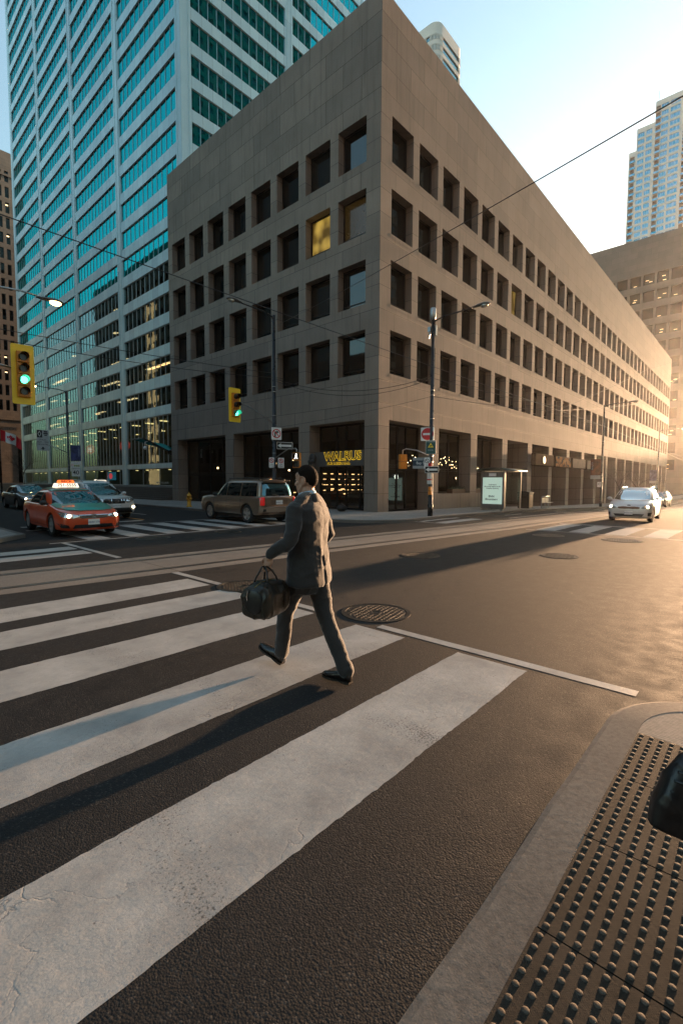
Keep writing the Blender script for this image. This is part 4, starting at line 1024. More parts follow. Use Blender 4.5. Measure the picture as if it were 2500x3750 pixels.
# signs on the side street lamp post
SOUTH = R(-22)
t, B = sign('no_right_turn_sign', 'white no right turn sign high on the lamp post above the gold car', (-4.28, 2.76, 3.92), SOUTH, .5, .58, WHITEP)
mb = MB(); mb.prism([(-.1, -.16), (-.03, -.16), (-.03, .02), (.0, .04), (.02, .04), (.02, -.0), (.13, .075), (.02, .15), (.02, .11), (-.03, .11), (-.1, .05)], B, .001, .003); mb.build('arrow', BLACKP, t)
mb = MB(); mb.ring(B, 0, 0, .17, .215, .004, .006); slash(B, mb, .18, .02, .0065, .008); mb.build('red_ring', REDP, t)
t, B = sign('one_way_sign', 'one way arrow sign pointing left, fixed below the no right turn sign', (-3.78, 2.74, 3.38), SOUTH, .80, .34, BLACKP, WHITEP)
mb = MB(); arrow(B, mb, .33, -.36, 0, .11, .004, .007); mb.build('arrow', WHITEP, t)
for x, y, a, l, s_ in ((-4.52, 2.84, R(-50), 'narrow no parking sign turned edge-on, left of the lamp post above the gold car', .24), (-4.02, 2.74, R(-15), 'white no parking sign with small print, right of the lamp post above the gold car', .32)):
    t, B = sign('parking_sign', l, (x, y, 2.55), a, s_, .48, WHITEP)
    mb = MB(); mb.ring(B, 0, .09, .08, .11, .001, .003); slash(Bs(B.p(0, .09), B.N), mb, .1, .013, .003, .005); mb.build('red_ring', REDP, t); text('letter', 'P', .15, BLACKP, t, B.M4(0, .09, .0005), .001); text('print', 'TOW\nZONE', .07, BLACKP, t, B.M4(0, -.13, .002), .001)
# lane sign on its arm, banner and speed limit on the lamp post up the side street
t, B = sign('lane_sign', 'large white diamond lane sign on a slanting arm above the orange taxi', (-6.34, 30.3, 5.0), R(0), .86, 1.72, M('lane_sign_face', (.46, .47, .46), .6))
mb = MB(); mb.ob(B, -.42, -.03, .22, .83, .001, .003); mb.ob(B, .1, .34, .66, .78, .001, .003); mb.ob(B, .06, .38, .5, .62, .001, .003); mb.ob(B, .12, .32, .38, .46, .001, .003); mb.prism([(-.2, -.66), (0, -.8), (.2, -.66), (.07, -.68), (.07, -.55), (-.07, -.55), (-.07, -.68)], B, .001, .003); mb.build('black_marks', BLACKP, t)
mb = MB(); B2 = Bs(B.p(-.225, .525), B.N); P4 = [(0, .24), (.13, 0), (0, -.24), (-.13, 0)]
for a, b2 in zip(P4, P4[1:] + P4[:1]): mb.prism([a, b2, (b2[0] * .7, b2[1] * .7), (a[0] * .7, a[1] * .7)], B2, .004, .006)
mb.build('diamond', WHITEP, t); text('hours', '(TAXI)\n7AM - 7PM\nMON-FRI', .19, BLACKP, t, B.M4(0, -.16, .002), .001)
mb = MB(); mb.tube([(.4, .03, -.35), (1.94, .1, -.95)], .035, 8); mb.build('arm', GREYM, t, True)
t, B = sign('banner', 'blue and purple CONNECT banner hanging from the lamp post above the white car', (-3.85, 30.3, 4.05), R(-15), .78, 1.36, M('banner_blue', (.035, .045, .14), .6, 0, .9, 3.5), cat='banner')
text('word', 'CONNECT', .17, M('banner_pale', (.35, .42, .5), .6), t, B.M4(.26, .15, .002) @ Matrix.Rotation(R(90), 4, 'Z'), .001)
mb = MB(); mb.ob(B, -.39, .39, -1.0, -.72, -.006, 0); mb.build('sponsor_strip', WHITEP, t); text('print', 'the city', .12, BLACKP, t, B.M4(0, -.86, .002), .001)
t, B = sign('speed_sign', 'white MAXIMUM 40 speed limit sign low on the lamp post above the taxi roof', (-3.88, 30.3, 2.45), R(-10), .66, .84, WHITEP)
text('heading', 'MAXIMUM', .125, BLACKP, t, B.M4(0, .28, .002), .001); text('number', '40', .5, BLACKP, t, B.M4(0, -.1, .002), .001, bold=.008)
t, B = sign('parking_sign', 'small no stopping sign on the lamp post between the banner and the 40 sign', (-4.2, 30.2, 2.95), R(-10), .26, .4, WHITEP)
mb = MB(); mb.ring(B, 0, .05, .07, .1, .001, .003); mb.build('red_ring', REDP, t)
# banners of the right-hand street
for x, l, l2, col in ((29.2, 'brown BEAUTY banner on the lamp post behind the white car', 'BEAUTY', (.16, .045, .018)), (58.6, 'blue and pale banner on the far lamp post at the right edge', 'MUSIC', (.16, .14, .2))):
    t, B = sign('banner', l, (x - .1, -2.75, g(x) + 3.75), R(-90), .85, 1.45, M('banner_%d' % x, col, .6, 0, .8, 3), cat='banner')
    text('word', l2, .2, M('banner_pale'), t, B.M4(-.28, .1, .002) @ Matrix.Rotation(R(90), 4, 'Z'), .001); mb = MB(); mb.ob(B, -.42, .42, -1.1, -.76, -.006, 0); mb.build('sponsor_strip', M('grey_strip', (.5, .48, .46), .6), t)
    t, B = sign('parking_sign', 'small parking sign on the lamp post %s' % ('behind the white car' if x < 40 else 'at the far right'), (x - .12, -3.1, g(x) + 2.15), R(-90), .32, .48, WHITEP)
    mb = MB(); mb.ring(B, 0, .05, .07, .1, .001, .003); mb.build('ring', BLACKP, t)

# hydrant
t = thing('fire_hydrant', 'yellow fire hydrant on the side street pavement left of the gold car', 'hydrant', (-4.15, 11.0, .12))
HY = M('hydrant_yellow', (.62, .30, .02), .45, 0, .15, 8)
mb = MB(); mb.tube([(0, 0, 0), (0, 0, .06), (0, 0, .061), (0, 0, .62), (0, 0, .63), (0, 0, .68), (0, 0, .69), (0, 0, .76), (0, 0, .81), (0, 0, .83)], [.17, .17, .115, .115, .15, .15, .125, .10, .05, .03], 16); mb.build('barrel', HY, t, True)
mb = MB(); mb.tube([(0, -.11, .48), (0, -.2, .48)], [.07, .075], 12); mb.tube([(-.11, 0, .5), (-.17, 0, .5)], [.05, .055], 12); mb.tube([(.11, 0, .5), (.17, 0, .5)], [.05, .055], 12); mb.build('nozzle', HY, t, True)
mb = MB(); mb.tube([(0, 0, .82), (0, 0, .9)], .025, 5); mb.build('valve_nut', HY, t)
# bus shelter
SG = g(8)
t = thing('bus_shelter', 'grey glass bus shelter with a pale green backlit advertisement panel', 'bus shelter', (7.7, -2.6, SG + .12))
FR = M('shelter_frame', (.16, .155, .15), .4, .5, .15, 6)
mb = MB(); mb.box(-.12, .12, -.72, -.60, .08, 2.25); mb.box(-.12, .12, .60, .72, .08, 2.25); mb.box(-.12, .12, -.598, .598, .08, .36); mb.box(-.12, .12, -.598, .598, 1.92, 2.25); mb.box(-.2, .2, -.66, -.5, 0, .06); mb.box(-.2, .2, .5, .66, 0, .06); mb.box(-.08, .08, -.62, -.55, .05, .1); mb.box(-.08, .08, .55, .62, .05, .1); mb.build('advert_case', FR, t, bevel=.012)
B = Bs((-.105, 0, 1.14), (-1, 0, 0)); mb = MB(); mb.ob(B, -.598, .598, -.78, .78, -.02, 0); mb.build('advert_panel', mat_emit('backlit_poster', (.50, .66, .56), .30), t)
text('advert_words', 'Understand\nthe world impact on the\nCanadian economy', .105, BLACKP, t, B.M4(0, .25, .003), .001, sx=.95, bold=.002)
text('advert_name', 'BNN\nBloomberg', .17, BLACKP, t, B.M4(-.05, -.42, .003), .001, bold=.003)
mb = MB(); mb.ob(Bs((-.121, 0, 2.08), (-1, 0, 0)), -.22, .22, -.09, .09, 0, .006); mb.build('name_plate', WHITEP, t)
mb = MB(); rings = []
for k in range(9):
    yy = -.95 + 1.9 * k / 8; zz = 2.30 + .17 * (1 - (yy / .95) ** 2)
    rings.append([V((-.3, yy, zz)), V((2.75, yy, zz)), V((2.75, yy, zz + .035)), V((-.3, yy, zz + .035))])
mb.loft(rings); mb.build('roof', M('shelter_roof', (.06, .085, .075), .35, .2, .2, 3), t, True)
mb = MB(); mb.box(2.5, 2.58, -.66, -.58, 0, 2.36); mb.box(2.5, 2.58, .58, .66, 0, 2.36); mb.box(.13, 2.5, .60, .64, 2.25, 2.33); mb.box(.13, 2.5, -.64, -.60, 2.28, 2.34); mb.box(.13, 2.5, .60, .64, .18, .23); mb.box(.13, 2.5, .60, .64, 1.1, 1.14); mb.box(1.3, 1.34, .60, .64, .23, 2.25); mb.build('frame', FR, t)
mb = MB(); mb.box(.13, 2.5, .615, .622, .24, 2.24); mb.box(2.535, 2.542, -.57, .57, .24, 2.24); mb.build('glass_wall', SHOPG, t)
mb = MB(); mb.box(.5, 2.2, .25, .55, .42, .46); mb.box(.7, .76, .36, .42, 0, .42); mb.box(1.9, 1.96, .36, .42, 0, .42); mb.build('bench_seat', FR, t)
# litter bin
t = thing('litter_bin', 'square dark litter bin with ribbed brown side next to the bus shelter', 'litter bin', (11.7, -3.0, g(11.7) + .12))
mb = MB(); mb.box(-.36, .36, -.36, .36, .05, 1.02); mb.build('body', M('bin_charcoal', (.03, .028, .027), .5, .1, .2, 5), t, bevel=.02)
mb = MB(); mb.loft([[V((-.4, y, 1.02)), V((.4, y, 1.02)), V((.4, y, z)), V((-.4, y, z))] for y, z in ((-.4, 1.07), (-.15, 1.15), (.15, 1.15), (.4, 1.07))]); mb.build('lid', M('bin_charcoal'), t)
mb = MB()
for k in range(9): mb.box(-.3, .3, -.375, -.362, .15 + .085 * k, .20 + .085 * k)
mb.build('ribbed_panel', M('bin_brown', (.14, .075, .04), .5, .1, .2, 5), t)
mb = MB(); mb.box(-.375, -.362, -.25, .25, .72, .84); mb.build('slot', BLACKP, t)
# leaning rail bench
t = thing('steel_bench', 'small steel bench with a pale back panel on the right-hand pavement', 'bench', (15.0, -3.1, g(15) + .12))
mb = MB(); 
for x in (-.65, 0, .65): mb.tube([(x, 0, 0), (x, 0, .78)], .035, 8)
mb.tube([(-.72, -.05, .84), (.72, -.05, .84)], .045, 10); mb.build('frame', GREYM, t, True)
mb = MB(); mb.box(-.6, .6, -.02, .01, .38, .76); mb.build('back_panel', M('scratched_panel', (.42, .40, .36), .4, .4, .25, 9), t); mb = MB(); mb.box(-.68, .68, -.34, -.06, .40, .43); mb.build('seat', GREYM, t)
# bag on the pavement beside the pub
t = thing('black_bag', 'dark bag lying on the pavement below the pub sign', 'bag', (-.75, 1.75, .12), .4)
mb = MB(); mb.ell((0, 0, .17), (.42, .25, .18)); mb.ell((.3, .25, .09), (.22, .1, .08)); t2 = fuse(mb, [M('dark_cloth', (.02, .018, .018), .8, 0, .3, 9)], .025, 3, lambda c, n: .02 * noise.noise(c * 7)); link('sack', t2, t)
mb = MB(); mb.tube([(-.2, 0, .33), (-.1, 0, .42), (.05, 0, .42), (.15, 0, .34)], .018, 6); mb.build('strap', BLACKP, t, True)
# flag
t = thing('flag', 'red and white maple leaf flag drooping from its pole at the left edge', 'flag', (-5.9, 46, 7.0))
def fl(u, v): return V((u * .93 + .05 * math.sin(u * 5 + v), .16 * math.sin(u * 4.2 + v * .8) + .1 * u, -v - .42 * u * u * .25 - .18 * u + .04 * math.sin(u * 6)))
def flagpart(name, u0, u1, mat, nu=10):
    mb = MB(); k = 8
    vs = [fl(lerp(u0, u1, i / nu), 1.15 * j / k) for i in range(nu + 1) for j in range(k + 1)]
    mb.add(vs, [(i * (k + 1) + j, (i + 1) * (k + 1) + j, (i + 1) * (k + 1) + j + 1, i * (k + 1) + j + 1) for i in range(nu) for j in range(k)]); return mb.build(name, mat, t, True)
RED = M('flag_red', (.60, .012, .02), .7, 0, .1, 3); WH = M('flag_white', (.75, .72, .68), .7, 0, .05, 3)
flagpart('hoist_band', 0, .5, RED); flagpart('white_field', .5, 1.5, WH); flagpart('fly_band', 1.5, 2.1, RED)
leaf = [(0, .5), (.09, .33), (.2, .38), (.16, .16), (.3, .28), (.34, .2), (.48, .22), (.4, .06), (.44, -.02), (.2, -.18), (.23, -.28), (.02, -.24), (.03, -.45), (-.03, -.45), (-.02, -.24), (-.23, -.28), (-.2, -.18), (-.44, -.02), (-.4, .06), (-.48, .22), (-.34, .2), (-.3, .28), (-.16, .16), (-.2, .38), (-.09, .33)]
mb = MB(); mb.add([fl(1.0 + .8 * x, .57 - .8 * y) + V((0, -.02, 0)) for x, y in leaf], [tuple(range(len(leaf)))]); mb.build('maple_leaf', RED, t)
t = thing('flag_pole', 'dark flag pole at the left edge', 'flag pole', (-5.98, 46, .12)); mb = MB(); mb.tube([(0, 0, 0), (0, 0, 7.1)], [.08, .05], 10); mb.build('pole', BLACKM, t, True); mb = MB(); mb.ell((0, 0, 7.16), (.1, .1, .1), n=10, m=6); mb.build('finial', GREYM, t, True)
# overhead wires
WIRE = M('wire_black', (.008, .008, .008), .5, 0, 0)
WG = 'overhead tram and span wires'
def wire(label, pts, r=.011, sag=0.):
    mb = MB(); P = []
    for a, b2 in zip(pts[:-1], pts[1:]):
        for k in range(12): q = k / 12; p = V(a).lerp(V(b2), q); p.z -= 4 * sag * q * (1 - q); P.append(p)
    P.append(V(pts[-1])); mb.tube(P, r, 5); o = mb.build('overhead_wire', WIRE, None, True); tag(o, label, 'wire', WG); return o
wire('tram wire crossing in front of the teal tower and the stone building towards the sun', [(-60, -1.7, 6.6), (-17, -5.4, 5.85), (-9.3, -6.15, 5.5), (-2, -6.95, 5.12), (12, -7.28, 5.0), (45, -7.3, 4.3), (90, -7.3, 4.5), (260, -7.3, 4.2)], .010)
wire('thin wire crossing the bright sky down to the side street lamp post', [(-4.3, 2.9, 8.9), (-14.9, -15.6, 4.45)], .007, .1)
wire('upper of two cables running from the left edge to the side street lamp post', [(-18.2, 3.3, 6.3), (-4.3, 2.9, 6.75)], .012, .12)
wire('lower of two cables running from the left edge to the side street lamp post', [(-18.2, 3.3, 6.1), (-4.3, 2.9, 6.55)], .012, .28)
wire('upper sagging cable strung between the two corner lamp posts', [(-4.3, 2.9, 6.5), (-.3, -3.25, 6.4)], .013, .62)
wire('lower sagging cable strung between the two corner lamp posts', [(-4.3, 2.9, 6.42), (-.3, -3.25, 6.3)], .013, .74)
wire('thin span wire rising from the pub corner to the corner lamp post bracket', [(-4.3, 2.9, 4.2), (-.3, -3.25, 5.5)], .008, .1)
wire('pull-off wire from the corner lamp post out over the tracks', [(-.3, -3.25, 5.5), (6.5, -6.0, 5.35), (12, -7.28, 5.0)], .010, .05)
wire('span wire climbing to the right past the tops of the lamp posts', [(-.3, -3.25, 6.3), (14, -4.5, 6.6), (32, -6, 12), (60, -12, 20)], .011, .1)
wire('second span wire above the right-hand street', [(6.5, -6.0, 5.35), (29.2, -6.2, 8.6), (55, -8, 17)], .011, .1)
wire('far tram wire catching the sun at the right edge', [(58.6, -3.25, 6.4), (75, -7.3, 4.8), (100, -10, 5.5)], .02, .1)
# bare trees
BARK = M('bare_bark', (.055, .040, .030), .85, 0, .3, 12)
def bare_tree(label, x, y, h, seed):
    rr_ = random.Random(seed); t = thing('bare_tree', label, 'tree', (x, y, g(x) + .12), 0, 'bare street trees'); tr_, cr = MB(), MB()
    th = h * .42; tr_.tube([(0, 0, 0), (.02, .01, th * .5), (.0, .03, th)], [.07, .055, .045], 8); tr_.build('trunk', BARK, t, True)
    def br(p, d, L, r, lev):
        q = p + d * L; m_ = p.lerp(q, .5) + V((rr_.uniform(-1, 1), rr_.uniform(-1, 1), rr_.uniform(-.3, .6))) * L * .08
        cr.tube([p, m_, q], [r, r * .8, r * .55], 5 if lev < 2 else 3, caps=False)
        if lev >= 5: return
        for _ in range(3 if lev < 3 else 2):
            a = rr_.uniform(0, 2 * math.pi); s_ = rr_.uniform(.45, .85); o = d.orthogonal().normalized(); o2 = d.cross(o)
            nd_ = (d + (o * math.cos(a) + o2 * math.sin(a)) * s_ + V((0, 0, .12))).normalized()
            br(p.lerp(q, rr_.uniform(.55, 1)), nd_, L * rr_.uniform(.62, .82), r * .58, lev + 1)
    for k in range(5):
        a = 2 * math.pi * k / 5 + rr_.uniform(-.4, .4); br(V((0, .03, th * rr_.uniform(.8, 1))), V((math.cos(a) * .7, math.sin(a) * .7, 1)).normalized(), h * .24, .03, 1)
    cr.build('crown', BARK, t)
bare_tree('bare street tree just behind the windscreen of the white car', 41, -2.3, 4.7, 1)
bare_tree('bare street tree in the middle of the row along the arcade', 51, -2.3, 4.5, 2)
bare_tree('bare street tree furthest down the arcade towards the sun', 63, -2.3, 4.4, 4)
bare_tree('thin bare tree at the far left in front of the bank', 0, 62, 6.5, 6)
# ---------------------------------------------------------------- cars
def pchip(xs, ys):
    n = len(xs); h = [xs[i + 1] - xs[i] for i in range(n - 1)]; d = [(ys[i + 1] - ys[i]) / h[i] for i in range(n - 1)]; m = [0] * n
    for i in range(1, n - 1):
        if d[i - 1] * d[i] > 0: w1, w2 = 2 * h[i] + h[i - 1], h[i] + 2 * h[i - 1]; m[i] = (w1 + w2) / (w1 / d[i - 1] + w2 / d[i])
    m[0], m[-1] = d[0], d[-1]
    def f(x):
        x = min(max(x, xs[0]), xs[-1]); i = 0
        while i < n - 2 and x > xs[i + 1]: i += 1
        t = (x - xs[i]) / h[i]
        return (2 * t ** 3 - 3 * t * t + 1) * ys[i] + (t ** 3 - 2 * t * t + t) * h[i] * m[i] + (-2 * t ** 3 + 3 * t * t) * ys[i + 1] + (t ** 3 - t * t) * h[i] * m[i + 1]
    return f
def spow(c, e): return math.copysign(abs(c) ** e, c)
class Car:
    def __init__(s, name, label, cat, P, paint, loc, heading, group=None):
        s.P = P; s.root = thing(name, label, cat, (loc[0], loc[1], g(loc[0]) + .006), R(heading), group)
        st = sorted(P['st']); xs = [q[0] for q in st]; W = P['W'] / 2
        zl, zb, zc, wf = [pchip(xs, [q[k] for q in st]) for k in (1, 2, 3, 4)]
        X = []
        for a, b2 in zip(xs[:-1], xs[1:]):
            n = max(2, int((b2 - a) / .10)); X += [lerp(a, b2, i / n) for i in range(n)]
        X.append(xs[-1]); rings = []
        for x in X:
            l, b2, c, w = zl(x), zb(x), zc(x), wf(x) * W; h = b2 - l
            half = [(.0, l), (.5 * w, l), (.84 * w, l + .01), (.945 * w, l + .04), (.985 * w, l + .13 * h), (1.0 * w, l + .32 * h), (1.004 * w, l + .5 * h), (.996 * w, l + .66 * h), (.992 * w, l + .74 * h), (.975 * w, l + .86 * h), (.945 * w, l + .95 * h), (.90 * w, b2), (.80 * w, lerp(b2, c, .45)), (.55 * w, lerp(b2, c, .8)), (.28 * w, lerp(b2, c, .95))]
            pts = [(y, z) for y, z in half] + [(0, c)] + [(-y, z) for y, z in reversed(half[1:])]
            rings.append([V((x, y, z)) for y, z in pts])
        low = MB(); low.loft(rings)
        # wheel arches
        ra = P['wr'] * 1.17; cut = MB()
        for ax in P['axles']:
            for sgn in (1, -1): cut.tube([(ax, sgn * (W - .30), P['wr'] * .99), (ax, sgn * (W + .3), P['wr'] * .99)], ra, 28)
        me1 = low.mesh('low', [paint, BLACKP]); me2 = cut.mesh('cut', [BLACKP, BLACKP]); me2.polygons.foreach_set('material_index', [1] * len(me2.polygons))
        o1 = bpy.data.objects.new('low', me1); o2 = bpy.data.objects.new('cut', me2); COL.objects.link(o1); COL.objects.link(o2)
        for o in (o1, o2):
            bm = bmesh.new(); bm.from_mesh(o.data); bmesh.ops.recalc_face_normals(bm, faces=bm.faces); bm.to_mesh(o.data); bm.free()
        bo = o1.modifiers.new('b', 'BOOLEAN'); bo.object = o2; bo.operation = 'DIFFERENCE'; bo.solver = 'EXACT'
        dg = bpy.context.evaluated_depsgraph_get(); dg.update(); cutme = bpy.data.meshes.new_from_object(o1.evaluated_get(dg))
        bpy.data.objects.remove(o1); bpy.data.objects.remove(o2)
        # cabin
        G = P['cab']; gb = MB(); rings = []; nn = 56
        lv = [(0, 0), (.12, .02), (.3, .03), (.5, .035), (.7, .03), (.85, .015), (.94, -.02), (1, -.06)]
        s.lv = lambda t: (lerp(G['xf0'], G['xf1'], t), lerp(G['xr0'], G['xr1'], t), lerp(G['w0'], G['w1'], t) * W, lerp(G['z0'], G['z1'], t))
        def ringat(xf, xr, w, z, e): 
            cx, a = (xf + xr) / 2, (xf - xr) / 2
            return [V((cx + a * spow(math.cos(q), 2 / e), w * spow(math.sin(q), 2 / e), z)) for q in [2 * math.pi * j / nn for j in range(nn)]]
        for t, bl in lv:
            xf, xr, w, z = s.lv(t); rings.append(ringat(xf + bl * 1.5, xr - bl * 1.0, w + bl * .5, z, G.get('e', 6)))
        xf, xr, w, z = s.lv(1)
        for k, dz in ((.86, .6), (.66, .85), (.4, .97), (.1, 1.)):
            rings.append(ringat((xf + xr) / 2 + (xf - xr) / 2 * (k * .98 + .0), (xf + xr) / 2 - (xf - xr) / 2 * k, w * k, z + (P['H'] - G['z1']) * dz, 5))
        gb.loft(rings)
        bm = bmesh.new(); bm.from_mesh(cutme); k0 = len(bm.faces); bm.from_mesh(gb.mesh('cab', paint))
        bmesh.ops.recalc_face_normals(bm, faces=bm.faces)
        body = bpy.data.meshes.new('body'); bm.to_mesh(body); bm.free(); body.materials.clear(); body.materials.append(paint); body.materials.append(BLACKP)
        for p in body.polygons: p.use_smooth = True
        try: body.set_sharp_from_angle(angle=R(38))
        except Exception: pass
        s.body = link('body', body, s.root); s.bvh = BVHTree.FromPolygons([v.co.copy() for v in body.vertices], [tuple(p.vertices) for p in body.polygons])
        s.W = W
        for ax in P['axles']:
            for sgn in (1, -1): s.wheel(ax, sgn)
        un = MB(); un.box(P['axles'][1] - .3, P['axles'][0] + .3, -W * .78, W * .78, .17, .32); un.build('underbody', BLACKP, s.root)
    def wheel(s, ax, sgn):
        r = s.P['wr']; w = .105; W = s.W - .025; y1 = sgn * W; cy = y1 - sgn * w
        mb = MB(); prof = [(.66, -w), (.9, -w), (.975, -w * .8), (1., -w * .45), (1., w * .45), (.975, w * .8), (.9, w), (.70, w), (.66, w * .9)]; n = 36
        rings = [[V((ax + r * q * math.cos(a), cy + sgn * yy, r + r * q * math.sin(a))) for a in [2 * math.pi * j / n for j in range(n)]] for q, yy in prof]
        mb.loft(rings, caps=False); o = mb.build('wheel', RUBBER, s.root, True)
        B = Bs((ax, y1, r), (0, sgn, 0)); mb = MB(); mb.disc(B, 0, 0, r * .67, -.17, -.10, 28, 1); mb.ring(B, 0, 0, r * .60, r * .68, -.10, -.012, 36)
        ns = s.P.get('spokes', 5)
        for k in range(ns):
            a = 2 * math.pi * k / ns + .3; c, sn = math.cos(a), math.sin(a)
            def q(u, v_): return (c * u - sn * v_, sn * u + c * v_)
            ww = r * (.34 / ns ** .55); mb.prism([q(r * .08, -ww), q(r * .64, -ww * 1.25), q(r * .64, ww * 1.25), q(r * .08, ww)], B, -.085, -.02)
        mb.disc(B, 0, 0, r * .13, -.09, -.012, 14); mb.build('rim', [M('alloy_rim', (.62, .60, .58), .3, .8, .1, 5), BLACKP], o)
    def decal(s, name, poly, axis, mat, off=.004, mirror=False, parent=None, maxe=.07, smooth_=False):
        """a panel cut to a 2-D outline and laid on the body surface"""
        o = None
        for sg in ((1, -1) if mirror else (1,)):
            pl = [(a * (sg if axis in ('front', 'rear', 'top') else 1), b2) for a, b2 in poly]
            ax = axis if axis not in ('side',) else ('left' if sg == 1 else 'right')
            org = {'front': lambda a, b2: V((6, a, b2)), 'rear': lambda a, b2: V((-6, a, b2)), 'left': lambda a, b2: V((a, 4, b2)), 'right': lambda a, b2: V((a, -4, b2)), 'top': lambda a, b2: V((b2, a, 5))}[ax]
            d = {'front': V((-1, 0, 0)), 'rear': V((1, 0, 0)), 'left': V((0, -1, 0)), 'right': V((0, 1, 0)), 'top': V((0, 0, -1))}[ax]
            bm = bmesh.new(); vs = [bm.verts.new((a, b2, 0)) for a, b2 in pl]; f = bm.faces.new(vs); bmesh.ops.triangulate(bm, faces=bm.faces)
            for _ in range(7):
                es = [e for e in bm.edges if e.calc_length() > maxe]
                if not es: break
                bmesh.ops.subdivide_edges(bm, edges=es, cuts=1); bmesh.ops.triangulate(bm, faces=bm.faces)
            for v in bm.verts:
                o_ = org(v.co.x, v.co.y); h, nrm, _i, _d = s.bvh.ray_cast(o_, d)
                if h is None: h, nrm, _i, _d = s.bvh.find_nearest(o_ + d * (3.7 if ax in ('front', 'rear') else 3.1 if ax != 'top' else 3.6))
                if nrm.dot(d) > 0: nrm = -nrm
                v.co = h + nrm * off * .5 - d * off * .6
            if smooth_:
                inn_ = [v for v in bm.verts if not v.is_boundary]
                for _ in range(14): bmesh.ops.smooth_vert(bm, verts=inn_, factor=.5, use_axis_x=True, use_axis_y=True, use_axis_z=True)
            me = bpy.data.meshes.new(name); bmesh.ops.recalc_face_normals(bm, faces=bm.faces); bm.to_mesh(me); bm.free()
            for p in me.polygons: p.use_smooth = True
            me.materials.append(mat); o = link(name, me, parent or s.root)
        return o
    def surf(s, axis, a, b2):
        org, d = {'front': (V((6, a, b2)), V((-1, 0, 0))), 'rear': (V((-6, a, b2)), V((1, 0, 0))), 'left': (V((a, 4, b2)), V((0, -1, 0))), 'right': (V((a, -4, b2)), V((0, 1, 0))), 'top': (V((b2, a, 5)), V((0, 0, -1)))}[axis]
        h, n, _i, _d = s.bvh.ray_cast(org, d); return h if h is not None else org + d * 4
    def glass(s, glassm=None, bp=(), tint_rear=None, rear=True, z0=.04, top=.075, trim=None):
        G = s.P['cab']; gm = glassm or CARG; zt = G['z1'] - top + .02; zb_ = G['z0'] + z0
        def at(z): t = (z - G['z0']) / (G['z1'] - G['z0']); return s.lv(t)
        wa, wb_ = at(zb_ + .01)[2], at(zt + .02)[2]
        s.decal('windscreen', [(-wa * .90, zb_ + .01), (-wa * .5, zb_ - .035), (wa * .5, zb_ - .035), (wa * .90, zb_ + .01), (wb_ * .87, zt + .02), (-wb_ * .87, zt + .02)], 'front', gm, .014, smooth_=True)
        if rear: s.decal('rear_window', [(-wa * .84, zb_ + .02), (wa * .84, zb_ + .02), (wb_ * .84, zt + .01), (-wb_ * .84, zt + .01)], 'rear', tint_rear or gm, .014, smooth_=True)
        cuts = [at(zb_)[0] - G.get('fo', .30)] + list(bp) + [at(zb_)[1] + G.get('ro', .30)]
        for k in range(len(cuts) - 1):
            x1, x0 = cuts[k], cuts[k + 1]; g_ = .035
            f_top = x1 - g_ if k else at(zt)[0] - G.get('fo', .30) * .9; r_top = x0 + g_ if k < len(cuts) - 2 else at(zt)[1] + G.get('ro', .30) * .8
            f_bot = x1 - g_ if k else x1; r_bot = x0 + g_ if k < len(cuts) - 2 else x0
            s.decal('side_window', [(r_bot, zb_), (f_bot, zb_), (f_top, zt - .01), (lerp(f_top, r_top, .5), zt), (r_top, zt - .01)], 'side', gm, .008, mirror=True, smooth_=True)
        if trim: pass
    def seams(s, xs, z0, z1, mat=None):
        for x in xs: s.decal('door_seam', [(x - .006, z0), (x + .006, z0), (x + .006, z1), (x - .006, z1)], 'side', BLACKP, .003, True)
    def mirrors(s, x, z, mat, w=None):
        for sg in (1, -1):
            y = abs(s.surf('left', x, z).y) if w is None else w
            mb = MB(); mb.ell((x, sg * (y + .13), z + .04), (.075, .11, .075), n=14, m=8); mb.limb([(x + .02, sg * (y - .02), z - .02), (x + .01, sg * (y + .09), z + .01)], [.03, .028], 8, seg=2); mb.build('wing_mirror', mat, s.root, True)
    def handles(s, pts, mat):
        for x, z in pts:
            for sd, sg in (('left', 1), ('right', -1)):
                p = s.surf(sd, x, z); mb = MB(); mb.limb([(x - .09, p.y + sg * .012, z), (x, p.y + sg * .028, z + .004), (x + .09, p.y + sg * .012, z)], [.012, .014, .012], 8, seg=2); mb.build('door_handle', mat, s.root, True)
    def plate(s, axis, z, body, y=0, col=None, tcol=None):
        p = s.surf(axis, y, z); sg = 1 if axis == 'front' else -1
        B = Bs((p.x + sg * .03, y, z), (sg, 0, 0)); mb = MB(); mb.ob(B, -.155, .155, -.08, .08, -.03, 0); o = mb.build('number_plate', col or WHITEP, s.root)
        text('plate_letters', body, .072, tcol or BLUEP, o, B.M4(0, -.008, .001), .001)
    def lamp(s, axis, poly, mat, inner=None, mirror=True, name='headlight', r=.06, im=None, dx=0):
        o = s.decal(name, poly, axis, mat, .006, mirror)
        if inner:
            for sg in (1, -1):
                p = s.surf(axis, inner[0] * sg, inner[1]); d = 1 if axis == 'front' else -1
                mb = MB(); mb.ell((p.x - d * .015, p.y, p.z), (.04, r, r * .9), n=14, m=8); mb.build('lamp_bulb', im or HEADL, s.root, True)
def paintm(name, col, coat=.8, met=.1, rough=.35): return M(name, col, rough, met, .05, 2, coat=coat)
LENS = mat_glass('headlamp_glass', (.9, .9, .88), .45, .08, base=(.30, .29, .27))
REDL = M('tail_lamp_red', (.40, .008, .01), .2, 0, .15, 8, coat=.6, emit=(1., .02, .02), es=.03)
GRILL = M('grille_black', (.01, .01, .011), .35, .2, .2, 30)
